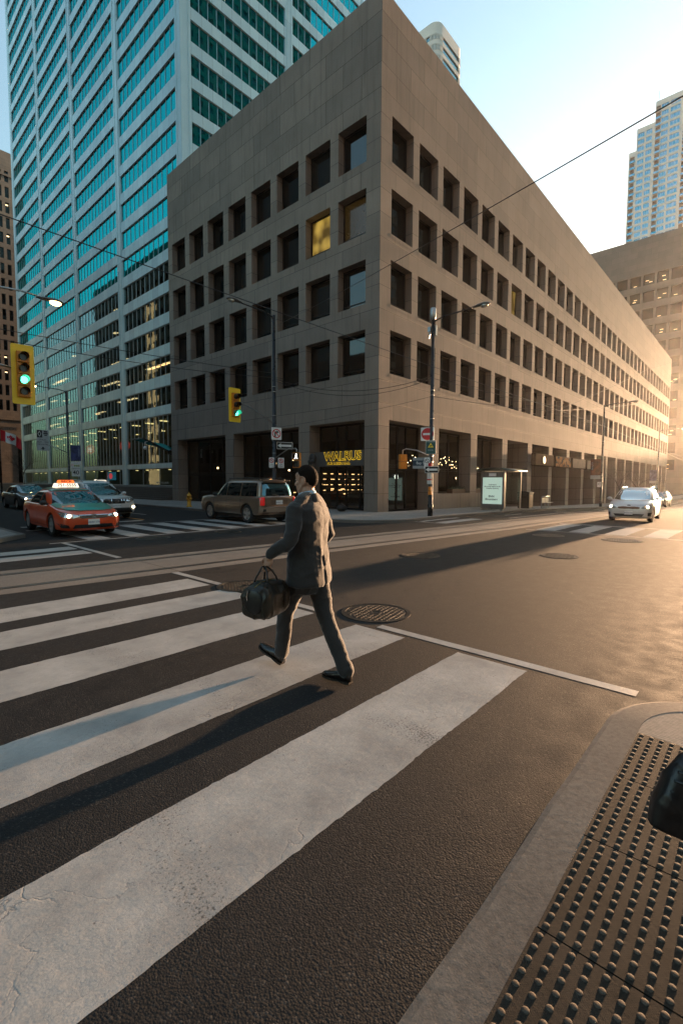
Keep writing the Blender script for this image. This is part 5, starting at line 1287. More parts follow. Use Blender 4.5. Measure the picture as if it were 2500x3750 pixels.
SEDAN = dict(W=1.80, H=1.42, wr=.325, axles=(1.36, -1.34), spokes=7,
    st=[(2.33, .30, .60, .63, .60), (2.29, .22, .66, .70, .74), (2.18, .18, .70, .755, .86), (1.95, .17, .75, .815, .94), (1.5, .17, .82, .89, .985), (.95, .17, .90, .98, 1.), (0, .17, .92, .98, 1.), (-1.2, .17, .94, 1.0, 1.), (-1.7, .18, .95, 1.04, .985), (-2.1, .20, .94, 1.03, .93), (-2.25, .26, .88, .98, .86), (-2.32, .34, .78, .86, .74)],
    cab=dict(xf0=1.16, xr0=-1.80, xf1=.30, xr1=-.98, z0=.90, z1=1.33, w0=.915, w1=.70, e=6, fo=.36, ro=.42))
def camry(name, label, cat, loc, hd, paint, group=None, taxi=False):
    c = Car(name, label, cat, SEDAN, paint, loc, hd, group)
    if taxi:
        G = M('taxi_green', (.0, .24, .165), .32, .1, .05, 2, coat=.8)
        c.decal('bonnet', [(-.78, 1.0), (-.76, 1.5), (-.62, 2.02), (-.3, 2.16), (.3, 2.16), (.62, 2.02), (.76, 1.5), (.78, 1.0)], 'top', G, .016, smooth_=True)
        c.decal('roof_panel', [(-.58, .26), (.58, .26), (.57, -.92), (-.57, -.92)], 'top', G, .016, smooth_=True); c.decal('boot_lid', [(-.62, -1.85), (.62, -1.85), (.55, -2.2), (-.55, -2.2)], 'top', G, .016, smooth_=True)
    c.glass(bp=(.0,))
    c.seams((.98, -.02, -.98), .28, .90); c.decal('sill_line', [(-1.0, .30), (1.0, .30), (1.0, .312), (-1.0, .312)], 'side', BLACKP, .003, True)
    c.mirrors(.78, .93, BLACKP if taxi else paint); c.handles(((-.18, .80), (-1.08, .82)), CHROME if not taxi else paint)
    c.lamp('front', [(.84, .76), (.80, .60), (.55, .55), (.40, .60), (.42, .65), (.66, .70)], LENS, (.63, .62), r=.065)
    c.decal('grille', [(-.42, .655), (.42, .655), (.36, .56), (.30, .545), (-.30, .545), (-.36, .56)], 'front', GRILL, .006)
    for z in (.645, .61, .575): c.decal('grille_bar', [(-.40, z - .009), (.40, z - .009), (.40, z + .009), (-.40, z + .009)], 'front', CHROME, .012)
    p = c.surf('front', 0, .61); B = Bs((p.x + .02, 0, .61), (1, 0, 0)); mb = MB(); mb.ring(B, 0, 0, .06, .075, 0, .012, 24); mb.ring(B, 0, .012, .025, .035, 0, .012, 20); mb.ob(B, -.055, .055, .02, .03, 0, .012); mb.build('badge', CHROME, c.root)
    c.decal('lower_intake', [(-.5, .37), (.5, .37), (.56, .26), (-.56, .26)], 'front', GRILL, .006); c.decal('fog_recess', [(.86, .42), (.66, .36), (.62, .27), (.80, .28)], 'front', GRILL, .006, True)
    c.plate('front', .44, 'AKRH 376' if taxi else 'BKTL 482'); c.lamp('rear', [(.80, .88), (.5, .86), (.5, .74), (.80, .72)], REDL, name='tail_light')
    c.plate('rear', .62, 'AKRH 376' if taxi else 'BKTL 482')
    p = c.surf('top', 0, 1.02)
    for y in (-.3, .25): w = MB(); w.tube([(1.06, y, p.z + .02), (.86, y + .42, p.z + .10)], .010, 5); w.build('wiper', BLACKP, c.root)
    return c
OR = M('taxi_orange', (.64, .068, .012), .32, .05, .05, 2, coat=.8)
c = camry('taxi', 'orange taxi with green bonnet and roof and a lit roof sign', 'taxi', (-13.4, 2.44), -92, OR, None, True)
mb = MB(); mb.loft([[V((x, y, z)) for x, y in ((a, b2), (-a, b2), (-a, -b2), (a, -b2))] for a, b2, z in ((.16, .36, 1.415), (.15, .36, 1.43), (.105, .32, 1.56))]); rs = mb.build('roof_sign', mat_emit('lit_sign_white', (1., .86, .66), .75), c.root, M4=Matrix.Translation((-.25, 0, 0)))
mb = MB(); mb.loft([[V((x, y, z)) for x, y in ((a, b2), (-a, b2), (-a, -b2), (a, -b2))] for a, b2, z in ((.10, .23, 1.562), (.09, .23, 1.63), (.07, .2, 1.665))]); mb.build('sign_top', mat_emit('lit_sign_orange', (1., .16, .02), .8), rs)
B = Bs((.137, 0, 1.495), (1, 0, .33), None, None); B.W = B.N.cross(B.U) ; text('phone_number', '751-5555', .145, BLACKP, rs, B.M4(0, 0, .004), .001, bold=.003)
B = Bs((.094, 0, 1.612), (1, 0, .2)); B.W = B.N.cross(B.U); text('company_name', 'BECK', .105, M('sign_dark_red', (.15, .01, .01), .5), rs, B.M4(0, 0, .006), .001, sx=1.25, bold=.003)
camry('parked_sedan', 'dark grey sedan behind the orange taxi at the left edge, one headlamp lit', 'car', (-10.6, 18.3), -90, paintm('graphite_paint', (.035, .04, .044), .9, .5, .3), 'cars on the side street')
# crossovers
CROSS = dict(W=1.83, H=1.66, wr=.365, axles=(1.36, -1.36), spokes=5,
    st=[(2.31, .40, .74, .78, .62), (2.27, .32, .84, .88, .78), (2.15, .24, .90, .95, .90), (1.9, .22, .94, 1.0, .97), (1.4, .22, .98, 1.05, 1.), (.9, .22, 1.02, 1.08, 1.), (0, .22, 1.04, 1.06, 1.), (-1.3, .22, 1.08, 1.1, 1.), (-1.9, .26, 1.12, 1.14, .98), (-2.2, .34, 1.1, 1.13, .92), (-2.31, .46, 1.0, 1.04, .82)],
    cab=dict(xf0=1.18, xr0=-2.16, xf1=.36, xr1=-1.72, z0=1.02, z1=1.56, w0=.93, w1=.74, e=6, fo=.34, ro=.42))
def crossover(name, label, loc, hd, paint, grp=None, fog=True, plate='BKPW 744'):
    c = Car(name, label, 'car', CROSS, paint, loc, hd, grp); c.glass(bp=(.10, -.95)); c.seams((1.0, .08, -.95), .36, 1.02)
    c.mirrors(.86, 1.05, paint); c.handles(((-.1, .93), (-1.1, .97)), CHROME); c.decal('sill', [(-1.0, .24), (1.0, .24), (1.0, .36), (-1.0, .36)], 'side', BLACKP, .004, True)
    c.lamp('front', [(.86, .94), (.84, .84), (.60, .74), (.44, .70), (.42, .80), (.62, .88)], LENS, None)
    c.decal('grille', [(-.44, .88), (.44, .88), (.34, .68), (-.34, .68)], 'front', GRILL, .006); 
    for k in range(-7, 8):
        if abs(k) < 2: continue
        x = k * .105; zt_, zb2 = (.87, .71) if abs(x) < .45 else (.90, .80); c.decal('grille_bar', [(x - .016, zb2), (x + .016, zb2), (x + .02, zt_), (x - .012, zt_)], 'front', CHROME, .014)
    c.decal('chrome_strip', [(-.7, .925), (.7, .925), (.7, .905), (-.7, .905)], 'front', CHROME, .012)
    p = c.surf('front', 0, .78); B = Bs((p.x + .02, 0, .78), (1, 0, 0)); mb = MB(); mb.ring(B, 0, 0, .07, .085, 0, .012, 24); mb.ob(B, -.1, .1, -.014, .014, 0, .014); mb.build('badge', CHROME, c.root)
    c.decal('lower_intake', [(-.56, .50), (.56, .50), (.72, .28), (-.72, .28)], 'front', BLACKP, .005); c.plate('front', .585, plate)
    if fog:
        for sg in (1, -1): p = c.surf('front', .72 * sg, .52); mb = MB(); mb.ell((p.x, p.y, p.z), (.05, .07, .06), n=12, m=8); mb.build('fog_lamp', HEADL, c.root, True)
    else: c.lamp('front', [(.8, .9), (.8, .84), (.55, .78), (.55, .84)], LENS, (.66, .83), r=.055)
    c.lamp('rear', [(.82, 1.08), (.58, 1.06), (.6, .88), (.84, .86)], REDL, name='tail_light'); c.plate('rear', .8, plate)
    for sg in (1, -1): rr_ = MB(); rr_.tube([(.15, sg * .57, 1.6), (.0, sg * .575, 1.68), (-1.3, sg * .575, 1.69), (-1.5, sg * .57, 1.61)], .018, 8); rr_.build('roof_rail', CHROME, c.root, True)
    return c
crossover('parked_crossover', 'white crossover car with slatted chrome grille behind the orange taxi', (-10.45, 8.2), -90, paintm('pearl_white_paint', (.60, .585, .56), .8, .05), 'cars on the side street')
crossover('oncoming_crossover', 'dark car half hidden behind the white hatchback, flared by the low sun', (42.2, -5.9), 180, paintm('dark_brown_paint', (.05, .03, .025), .8, .3), None, False, 'CCDW 118')
# gold off-road wagon seen from behind
SUVP = dict(W=1.86, H=1.74, wr=.365, axles=(1.40, -1.40), spokes=5,
    st=[(2.33, .44, .86, .90, .72), (2.27, .36, .96, 1.0, .86), (2.05, .31, 1.0, 1.05, .94), (1.5, .30, 1.03, 1.09, .99), (1.0, .30, 1.05, 1.1, 1.), (0, .30, 1.06, 1.08, 1.), (-1.5, .30, 1.07, 1.09, 1.), (-2.15, .33, 1.07, 1.09, .985), (-2.27, .40, 1.07, 1.08, .95), (-2.32, .46, 1.02, 1.03, .90)],
    cab=dict(xf0=1.10, xr0=-2.24, xf1=.46, xr1=-2.08, z0=1.03, z1=1.64, w0=.95, w1=.80, e=7, fo=.30, ro=.24))
GOLD = M('gold_beige_paint', (.24, .165, .115), .30, .55, .06, 2, coat=.8)
c = Car('gold_suv', 'gold beige utility car seen from behind at the crosswalk before the stone building', 'car', SUVP, GOLD, (-6.64, 2.02), 88)
c.glass(bp=(.05, -.95), tint_rear=mat_glass('dark_rear_glass', (.35, .62, .68), .22, .02, base=(.006, .01, .012)))
c.seams((1.0, .03, -.98), .42, 1.05); c.handles(((-.12, .95), (-1.12, .95)), GOLD); c.mirrors(.86, 1.06, BLACKP)
c.decal('side_moulding', [(-.95, .66), (.95, .66), (.95, .71), (-.95, .71)], 'side', M('gold_trim', (.30, .22, .16), .3, .4, .05), .02, True)
c.lamp('rear', [(.875, 1.04), (.70, 1.04), (.70, .72), (.885, .72)], REDL, name='tail_light')
c.decal('bumper', [(-.9, .66), (.9, .66), (.9, .46), (-.9, .46)], 'rear', M('silver_bumper', (.33, .25, .19), .35, .4, .05), .035); c.decal('bumper_step', [(-.62, .675), (.62, .675), (.62, .64), (-.62, .64)], 'rear', CHROME, .05)
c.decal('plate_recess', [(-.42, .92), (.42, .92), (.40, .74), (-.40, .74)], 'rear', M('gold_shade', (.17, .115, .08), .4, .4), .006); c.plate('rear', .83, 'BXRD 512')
c.decal('tailgate_seam', [(-.68, 1.02), (-.665, 1.02), (-.665, .68), (-.68, .68)], 'rear', BLACKP, .004, True)
c.decal('exhaust_recess', [(.66, .58), (.80, .58), (.80, .48), (.66, .48)], 'rear', BLACKP, .04, True)
rr_ = MB()
for sg in (1, -1): rr_.tube([(.3, sg * .62, 1.70), (.15, sg * .625, 1.78), (-1.7, sg * .625, 1.78), (-1.9, sg * .62, 1.71)], .022, 8)
for x in (-.3, -1.3): rr_.tube([(x, -.62, 1.77), (x, .62, 1.77)], .018, 8)
rr_.build('roof_rack', BLACKM, c.root, True)
mb = MB(); p = c.surf('rear', .0, 1.06); mb.tube([(p.x - .02, -.05, 1.08), (p.x - .03, .35, 1.16)], .012, 6); mb.build('wiper', BLACKP, c.root)
mb = MB(); mb.box(-2.2, -2.02, -.66, .66, 1.66, 1.70); mb.build('spoiler', GOLD, c.root, bevel=.015)
# white hatchback
HATCH = dict(W=1.74, H=1.53, wr=.325, axles=(1.28, -1.30), spokes=5,
    st=[(2.09, .30, .66, .70, .64), (2.05, .22, .74, .78, .80), (1.93, .18, .80, .85, .91), (1.7, .17, .86, .92, .97), (1.3, .17, .92, 1.0, 1.), (.9, .17, .96, 1.05, 1.), (0, .17, .97, 1.02, 1.), (-1.3, .17, 1.0, 1.05, 1.), (-1.8, .20, 1.03, 1.07, .97), (-2.0, .28, 1.0, 1.05, .90), (-2.09, .40, .9, .96, .80)],
    cab=dict(xf0=1.36, xr0=-1.96, xf1=.42, xr1=-1.55, z0=.95, z1=1.43, w0=.925, w1=.73, e=6, fo=.40, ro=.40))
c = Car('white_hatchback', 'white hatchback with lit headlamps driving towards the crossing out of the low sun', 'car', HATCH, paintm('silver_white_paint', (.55, .545, .54), .85, .2, .3), (6.94, -10.0), 183)
c.glass(glassm=mat_glass('sky_windscreen', (.85, .92, .94), .28, .015, base=(.03, .035, .035)), bp=(.15, -.75)); c.seams((1.05, .13, -.78), .30, .95); c.mirrors(.98, .98, paintm('silver_white_paint', (0, 0, 0)), .80); c.handles(((-.1, .84), (-1.0, .88)), CHROME)
c.lamp('front', [(.84, .80), (.80, .66), (.56, .60), (.44, .64), (.58, .74)], LENS, (.68, .69), r=.075)
c.decal('grille', [(-.40, .685), (-.2, .705), (0, .695), (.2, .705), (.40, .685), (.43, .64), (.36, .60), (.15, .595), (0, .605), (-.15, .595), (-.36, .60), (-.43, .64)], 'front', M('brown_mesh_grille', (.10, .035, .015), .5, .2, .2, 40), .012)
c.decal('lower_intake', [(-.58, .38), (.58, .38), (.5, .27), (-.5, .27)], 'front', GRILL, .008); c.decal('fog_recess', [(.84, .46), (.70, .44), (.70, .30), (.80, .30)], 'front', GRILL, .008, True)
p = c.surf('front', 0, .75); mb = MB(); mb.ell((p.x + .0, 0, .755), (.012, .075, .028), n=14, m=6); mb.build('badge', BLACKM, c.root, True)
c.plate('front', .43, 'BTCH 940'); c.lamp('rear', [(.8, .98), (.6, .96), (.6, .8), (.82, .8)], REDL, name='tail_light')
for sg in (1, -1): rr_ = MB(); rr_.tube([(.25, sg * .56, 1.46), (.1, sg * .57, 1.53), (-1.2, sg * .57, 1.53), (-1.4, sg * .56, 1.46)], .016, 8); rr_.build('roof_rail', CHROME, c.root, True)
c = camry('taxi', 'second taxi almost hidden behind the white crossover, only its cream roof sign showing', 'taxi', (-8.1, 13.6), -90, OR)
mb = MB(); mb.loft([[V((x, y, z)) for x, y in ((a, b2), (-a, b2), (-a, -b2), (a, -b2))] for a, b2, z in ((.16, .36, 1.415), (.15, .36, 1.43), (.09, .26, 1.60))]); mb.build('roof_sign', mat_emit('lit_sign_white', (1, 1, 1), 1), c.root, M4=Matrix.Translation((-.25, 0, .12)))
# ---------------------------------------------------------------- the walking man
SKIN = M('skin', (.46, .25, .165), .5, 0, .10, 20, .15, 120, .001)
m, nt, b = newmat('grey_suit_wool'); v = coords(nt)
n1 = noise_(nt, v, 8, 4); n2 = noise_(nt, v, 420, 2, .7)
nt.links.new(mixc(nt, math_(nt, 'MULTIPLY', n2, .6), ramp(nt, n1, [(.3, (.018, .0172, .0172)), (.7, (.029, .0274, .0270))]), (.066, .060, .056)), b.inputs['Base Color'])
b.inputs['Roughness'].default_value = .85; b.inputs['Sheen Weight'].default_value = .5; b.inputs['Sheen Roughness'].default_value = .4; b.inputs['Specular IOR Level'].default_value = .25
bump_(nt, b, math_(nt, 'ADD', n2, noise_(nt, v, 28, 4)), .45, .003); SUIT = m
SHIRT = M('pale_blue_shirt', (.36, .52, .62), .8, 0, .08, 20)
HAIR = M('dark_brown_hair', (.012, .0072, .0048), .85, 0, .4, 90, .8, 260, .004, spec=.12)
SHOE = M('black_shoe_leather', (.012, .009, .008), .28, 0, .3, 20, .2, 60, coat=.3)
def ridge(p, s): 
    return (1 - abs(noise.noise(p * s))) ** 3
def wr_jacket(c, n):
    p = V((c.x * 1.0, c.y, c.z * 1.0)); d = 0
    q = V((c.x + .35 * c.z, c.y, c.z * 1.6 - .5 * c.x))
    k = .4 + .6 * max(0, 1 - abs(c.z - 1.06) / .22)
    d += .014 * k * (ridge(q, 5.2) - .45) + .006 * (ridge(V((c.z * 1.4, c.x * .8 + 3, c.y)), 7) - .4) * (1 if abs(c.x) > .2 else .5)
    d += .004 * noise.noise(p * 11) + .002 * (ridge(V((c.x * 1.5 + c.z, c.y, c.z * 2.2)), 9) - .4)
    if c.y < -.02 and c.z < 1.03 and abs(c.x + .012) < .03 and abs(c.x) < .1: d -= .012 * (1 - abs(c.x + .012) / .03)     # centre vent
    if c.y < -.02 and abs(c.x) < .012: d -= .002
    return d
def wr_trouser(c, n):
    d = .0075 * (ridge(V((c.x, c.y * 1.2, c.z * 1.5 + c.y)), 6) - .45) * (1.2 if c.z < .2 or c.z > .6 else .8) + .003 * noise.noise(c * 10) + .002 * (ridge(V((c.x, c.y + c.z * .6, c.z * 2.6)), 8) - .4); return d
def hand(mb, wrist, fwd, down, side, curl=1.0, s=1.):
    """palm, four curled fingers of different lengths and a thumb leaving the side of the palm"""
    f, d, a = V(fwd).normalized(), V(down).normalized(), V(side).normalized(); w = V(wrist)
    T = Matrix((a, f, d)).transposed()
    mb.limb([w - d * .02 * s, w + d * .03 * s], [.026 * s, .028 * s], 10, seg=2)
    mb.ell(w + d * .065 * s, (.018 * s, .043 * s, .052 * s), T, 14, 10)
    for k, L in enumerate((.88, 1., .94, .76)):
        o = w + d * .105 * s + f * (.032 - .021 * k) * s; r = .0088 * s
        p1 = o + d * .036 * L * s + a * .004; p2 = p1 + (d * (.55 - .35 * curl) + a * (.5 + .4 * curl)).normalized() * .027 * L * s; p3 = p2 + (d * (-.1 - .6 * curl) + a * .8).normalized() * .021 * L * s
        mb.limb([o, p1, p2, p3], [r * 1.05, r, r * .92, r * .8], 8, seg=3)
    o = w + d * .035 * s + f * .034 * s; p1 = o + (f * .8 + d * .6 + a * .3).normalized() * .036 * s; p2 = p1 + (d * .9 + a * .55).normalized() * .03 * s
    mb.limb([o, p1, p2], [.013 * s, .0105 * s, .009 * s], 8, seg=3)
def person(label, loc, rz, J, suit=SUIT, hairm=HAIR, headyaw=.5):
    t = thing('person', label, 'person', loc, rz)
    H = Matrix.Translation((.022, .024, 1.565)) @ Matrix.Rotation(headyaw, 4, 'Z') @ Matrix.Rotation(-.06, 4, 'X'); H3 = H.to_3x3()
    def h(x, y, z): return H @ V((x, y, z))
    mb = MB()
    mb.ell(h(0, -.008, .105), (.073, .094, .103), H3, 28, 20); mb.ell(h(0, .03, .045), (.062, .066, .085), H3, 24, 16); mb.ell(h(0, .062, .0), (.034, .032, .026), H3)
    mb.ell(h(0, .055, .135), (.058, .04, .03), H3)
    mb.limb([h(0, .078, .100), h(0, .098, .072), h(0, .108, .058)], [.010, .013, .014], 10, seg=3); mb.ell(h(.012, .094, .055), (.011, .012, .009), H3); mb.ell(h(-.012, .094, .055), (.011, .012, .009), H3)
    mb.ell(h(0, .086, .030), (.024, .012, .006), H3); mb.ell(h(0, .084, .020), (.020, .012, .007), H3)
    for s in (1, -1):
        mb.ell(h(s * .030, .074, .098), (.015, .012, .009), H3); mb.ell(h(s * .034, .066, .112), (.022, .016, .007), H3); mb.ell(h(s * .045, .055, .066), (.022, .022, .02), H3)
        E3 = H3 @ Matrix.Rotation(s * .28, 3, 'Z'); mb.ell(h(s * .078, -.004, .082), (.010, .020, .030), E3, 14, 10); mb.tube([h(s * (.080 + .012 * max(0, math.sin(q - .6))), -.006 - .024 * math.cos(q) , .082 + .036 * math.sin(q)) for q in [R(-120 + 30 * k_) for k_ in range(12)]], .0062, 8)
        mb.limb([h(s * .056, -.01, .06), h(s * .05, .04, .005)], [.018, .014], 8, seg=3)
    mb.limb([(0, .0, 1.42), (.008, .008, 1.52), (.022, .02, 1.60)], [.066, .058, .056], 16)
    mb.limb([(0, 0, .95), (0, -.005, 1.15), (0, 0, 1.34), (0, 0, 1.42)], [.12, .115, .135, .09], 18)
    for a in ('L', 'R'):
        A = [V(p) for p in J['arm' + a]]; mb.limb(A, [.052, .040, .027], 12); G = [V(p) for p in J['leg' + a]]; mb.limb(G, [.078, .055, .040], 12); F = J['foot' + a]; mb.limb([F[0], F[1]], [.035, .03], 10, seg=2)
        hd = J['hand' + a]; hand(mb, A[-1], hd[0], hd[1], hd[2], hd[3])
    body = link('body', fuse(mb, [SKIN], .0046, 2), t)
    # hair: a short cap that dips under the skin below the hairline
    vs = MB(); vs.ell((0, 0, 0), (1, 1, 1), None, 96, 64); me = vs.mesh('hair', hairm, True)
    for vx in me.vertices:
        d = vx.co.normalized(); lim = -.12 if d.y < -.25 else (-.02 if d.y < .35 else .50); e = .14
        lim = interp(d.y, [-1, -.6, -.2, .15, .45, .8], [-.80, -.72, -.26, -.02, .24, .52]) ; lim += .10 * noise.noise(d * 6) + .06 * noise.noise(d * 17); w = min(1, max(0, (d.z - lim) / .34))
        r = lerp(.965, 1.028 + .07 * max(0, d.z) * max(0, .4 + d.y) + .025 * max(0, d.z), w) + w * (.014 * noise.noise(d * 9) + .012 * noise.noise(V((d.x * 30, d.y * 9, d.z * 14))))
        vx.co = h(d.x * .0745 * r, -.008 + d.y * .0955 * r, .105 + d.z * .105 * r)
    link('hair', me, t)
    # eyes
    for s in (1, -1):
        eb = MB(); eb.ell(h(s * .030, .080, .098), (.011, .009, .0075), H3, 12, 8); e_ = eb.build('eye', M('eye_white', (.6, .58, .55), .2), t, True)
        eb = MB(); eb.ell(h(s * .030, .087, .098), (.0048, .004, .0048), H3, 10, 6); eb.build('pupil', BLACKP, e_, True)
    # jacket
    mb = MB(); n = 28
    def ring(z, rx, ry, cy, cx=0, e=2.4): return [V((cx + rx * spow(math.cos(q), 2 / e), cy + ry * spow(math.sin(q), 2 / e), z)) for q in [2 * math.pi * j / n for j in range(n)]]
    mb.loft([ring(*r) for r in J['torso']])
    for a in ('L', 'R'):
        A = [V(p) for p in J['arm' + a]]; mb.limb([A[0], A[1], A[1].lerp(A[2], .55), A[2].lerp(A[1], .02)], [.074, .056, .050, .042], 18)
        mb.ell(A[0] + V((0, 0, -.005)), (.074, .072, .066))
    mb.limb([(-.20, 0, 1.432), (-.08, -.01, 1.492), (.08, -.01, 1.492), (.20, 0, 1.432)], [.055, .062, .062, .055], 14)
    link('jacket', fuse(mb, [suit], .0075, 5, wr_jacket), t)
    cb = MB()
    def nring(z, r, cy, y2): return [V((r * math.cos(q), cy + r * 1.06 * math.sin(q), z + y2 * math.sin(q))) for q in [2 * math.pi * j / 32 for j in range(32)]]
    cb.loft([nring(1.49, .076, .008, -.02), nring(1.550, .071, .012, -.016), nring(1.555, .067, .013, -.016), nring(1.50, .064, .01, -.02)], caps=False); cb.build('shirt_collar', SHIRT, t, True)
    cb = MB(); cb.loft([nring(1.445, .102, .0, -.03), nring(1.485, .090, .004, -.035), nring(1.508, .081, .006, -.036), nring(1.511, .076, .006, -.036), nring(1.45, .076, .0, -.03)], caps=False); cb.build('jacket_collar', suit, t, True)
    # trousers
    mb = MB(); mb.loft([ring(z, rx, ry, cy) for z, rx, ry, cy in ((.70, .12, .10, 0), (.78, .172, .125, 0), (.90, .175, .13, 0), (1.0, .165, .12, 0))])
    for a in ('L', 'R'):
        G = [V(p) for p in J['leg' + a]]; e = G[2] + (G[2] - G[1]).normalized() * -.0
        mb.limb([G[0], G[0].lerp(G[1], .5), G[1], G[1].lerp(e, .55), e], [.097, .090, .072, .066, .064], 20)
        hem = MB()
    link('trousers', fuse(mb, [suit], .0075, 4, wr_trouser), t)
    # shoes
    for a in ('L', 'R'):
        heel, toe, roll = J['shoe' + a]; heel, toe = V(heel), V(toe); f = (toe - heel).normalized(); u = V((0, 0, 1)); u = (u - f * u.dot(f)).normalized(); s = f.cross(u); L = (toe - heel).length
        sb, so = MB(), MB(); rings = []; srings = []
        for q, w, hh in ((.0, .024, .055), (.03, .034, .075), (.12, .038, .082), (.25, .038, .088), (.38, .040, .078), (.52, .045, .060), (.68, .048, .046), (.82, .044, .038), (.93, .032, .030), (1., .014, .018)):
            c = heel + f * L * q
            rings.append([c + s * w * math.cos(x) + u * (.014 + hh * .5 + hh * .5 * math.sin(x)) for x in [2 * math.pi * j / 16 for j in range(16)]])
            dz = .0 if (q < .28 or q > .42) else .006
            srings.append([c + s * k[0] * (w + .006) + u * k[1] for k in ((1, dz), (1, .016), (-1, .016), (-1, dz))])
        sb.loft(rings); so.loft(srings)
        sh_ = sb.build('shoe', SHOE, t, True); so.build('sole', M('shoe_sole', (.02, .014, .010), .6), sh_)
        an = V(J['foot' + a][0]); sk = MB(); sk.limb([heel + f * .06 + u * .06, an + V((0, 0, .05))], [.040, .044], 12, seg=3); sk.build('sock', M('black_sock', (.008, .008, .010), .9), t, True)
    return t
def rl(x, y, z): return tuple(Matrix.Rotation(R(-17), 3, 'Z') @ V((x, y, z)))      # the legs stride along the crossing while the trunk turns
JW = dict(
    armL=[(-.200, .010, 1.415), (-.295, -.005, 1.185), (-.330, .165, 1.055)], handL=((0, 1, 0), (-.05, .25, -1), (.9, .1, .2), 1.0),
    armR=[(.200, .010, 1.415), (.275, -.045, 1.165), (.135, .180, 1.090)], handR=((-.3, .2, 1), (-.55, 1, .1), (-.5, -.6, .3), .5),
    legL=[(-.088, .02, .90), rl(-.075, .205, .500), rl(-.055, .285, .125)], footL=[rl(-.055, .30, .10), rl(-.06, .36, .09)], shoeL=[rl(-.055, .275, .012), rl(-.095, .545, .125), 0],
    legR=[(.088, -.01, .90), rl(.080, -.135, .490), rl(.065, -.375, .100)], footR=[rl(.065, -.38, .09), rl(.06, -.33, .05)], shoeR=[rl(.065, -.43, .004), rl(.035, -.145, .006), 0],
    torso=[(.775, .222, .158, -.01), (.80, .228, .165, -.01), (.90, .220, .160, -.005), (1.0, .206, .150, 0), (1.10, .196, .138, .0), (1.20, .206, .136, -.005), (1.32, .222, .140, -.01), (1.41, .212, .125, -.01), (1.455, .165, .105, -.005), (1.49, .10, .085, 0), (1.515, .07, .07, .005)])
man = person('man in a grey suit walking across the zebra crossing with a duffel bag', (-16.072, -11.72, .010), R(17), JW, headyaw=-.04)

# duffel bag hanging from his left hand
CANV = M('waxed_canvas', (.020, .0135, .007), .40, 0, .35, 14, .6, 45, .006)
LEATH = M('dark_bag_leather', (.008, .006, .005), .38, 0, .3, 16, .3, 60, .003)
hand_w = V((-16.072, -11.72, 0)) + Matrix.Rotation(R(17), 3, 'Z') @ V((-.350, .180, .945))
bag = thing('duffel_bag', 'dark brown canvas duffel bag hanging from the walking man\'s left hand', 'bag', (hand_w.x - .02, hand_w.y - .01, .60), R(-70))
bag.scale = (.72, .78, .72)
mb = MB(); rings = []
for y, w, hgt_, zc in ((-.235, .10, .10, .16), (-.225, .15, .155, .16), (-.20, .168, .175, .165), (-.1, .172, .19, .168), (0, .17, .195, .165), (.1, .172, .19, .168), (.20, .168, .175, .165), (.225, .15, .155, .16), (.235, .10, .10, .16)):
    rings.append([V((w * spow(math.cos(q), .58) * (1 + .12 * (1 - math.sin(q)) * .5), y, zc + hgt_ * spow(math.sin(q), .58))) for q in [2 * math.pi * j / 32 for j in range(32)]])
mb.loft(rings); me = fuse(mb, [CANV], .009, 4, lambda c, n: .016 * (ridge(V((c.x, c.y * 1.3, c.z * .7)), 6.5) - .45) + .006 * noise.noise(c * 11))
link('body', me, bag); bvh = BVHTree.FromPolygons([q.co.copy() for q in me.vertices], [tuple(p.vertices) for p in me.polygons])
def wrap(y, x0, x1, k=18):
    P = []
    for i in range(k + 1):
        a = lerp(R(205), R(-25), i / k); o = V((math.cos(a) * .6, y, .16 + math.sin(a) * .6)); h, n_, _, _ = bvh.ray_cast(o, (V((0, y, .16)) - o).normalized()); P.append(h + n_ * .004 if h else o * .3)
    return P
for y in (-.095, .095):
    mb = MB(); P = wrap(y, 0, 0); mb.loft([[p + V((0, -.017, 0)), p + V((0, .017, 0)), p + V((0, .017, 0)) * .9 + V((0, 0, .004)), p + V((0, -.017, 0)) * .9 + V((0, 0, .004))] for p in P]); mb.build('strap', LEATH, bag)
gx_, gz_ = -.03 * 1, .515
for sx_ in (-1, 1):
    mb = MB(); mb.tube([(sx_ * .085, -.095, .335), (sx_ * .075, -.085, .40), (sx_ * .045, -.05, .475), (sx_ * .02 - .02, -.012, .522), (sx_ * .02 - .02, .012, .522), (sx_ * .045, .05, .475), (sx_ * .075, .085, .40), (sx_ * .085, .095, .335)], .0095, 8); mb.build('handle', LEATH, bag, True)
mb = MB(); mb.tube([(0, -.21, .335), (0, -.1, .362), (0, .1, .362), (0, .21, .335)], .007, 6); mb.build('zip', M('brass_zip', (.35, .25, .10), .35, .9), bag)
for y in (-.232, .232): mb = MB(); mb.ell((0, y, .18), (.125, .018, .135)); mb.build('end_patch', LEATH, bag, True)
mb = MB(); mb.tube([(-.06, -.25, .30), (-.065, -.262, .25), (-.06, -.258, .20)], .006, 6); mb.ring(Bs((-.06, -.256, .30), (0, -1, 0)), 0, 0, .012, .018, -.003, .003, 12); mb.build('clip', CHROME, bag)
mb = MB(); mb.tube([(-.12, -.24, .17), (-.2, -.05, .06), (-.2, .1, .05), (-.13, .23, .15)], .011, 6); mb.build('shoulder_strap', LEATH, bag, True)

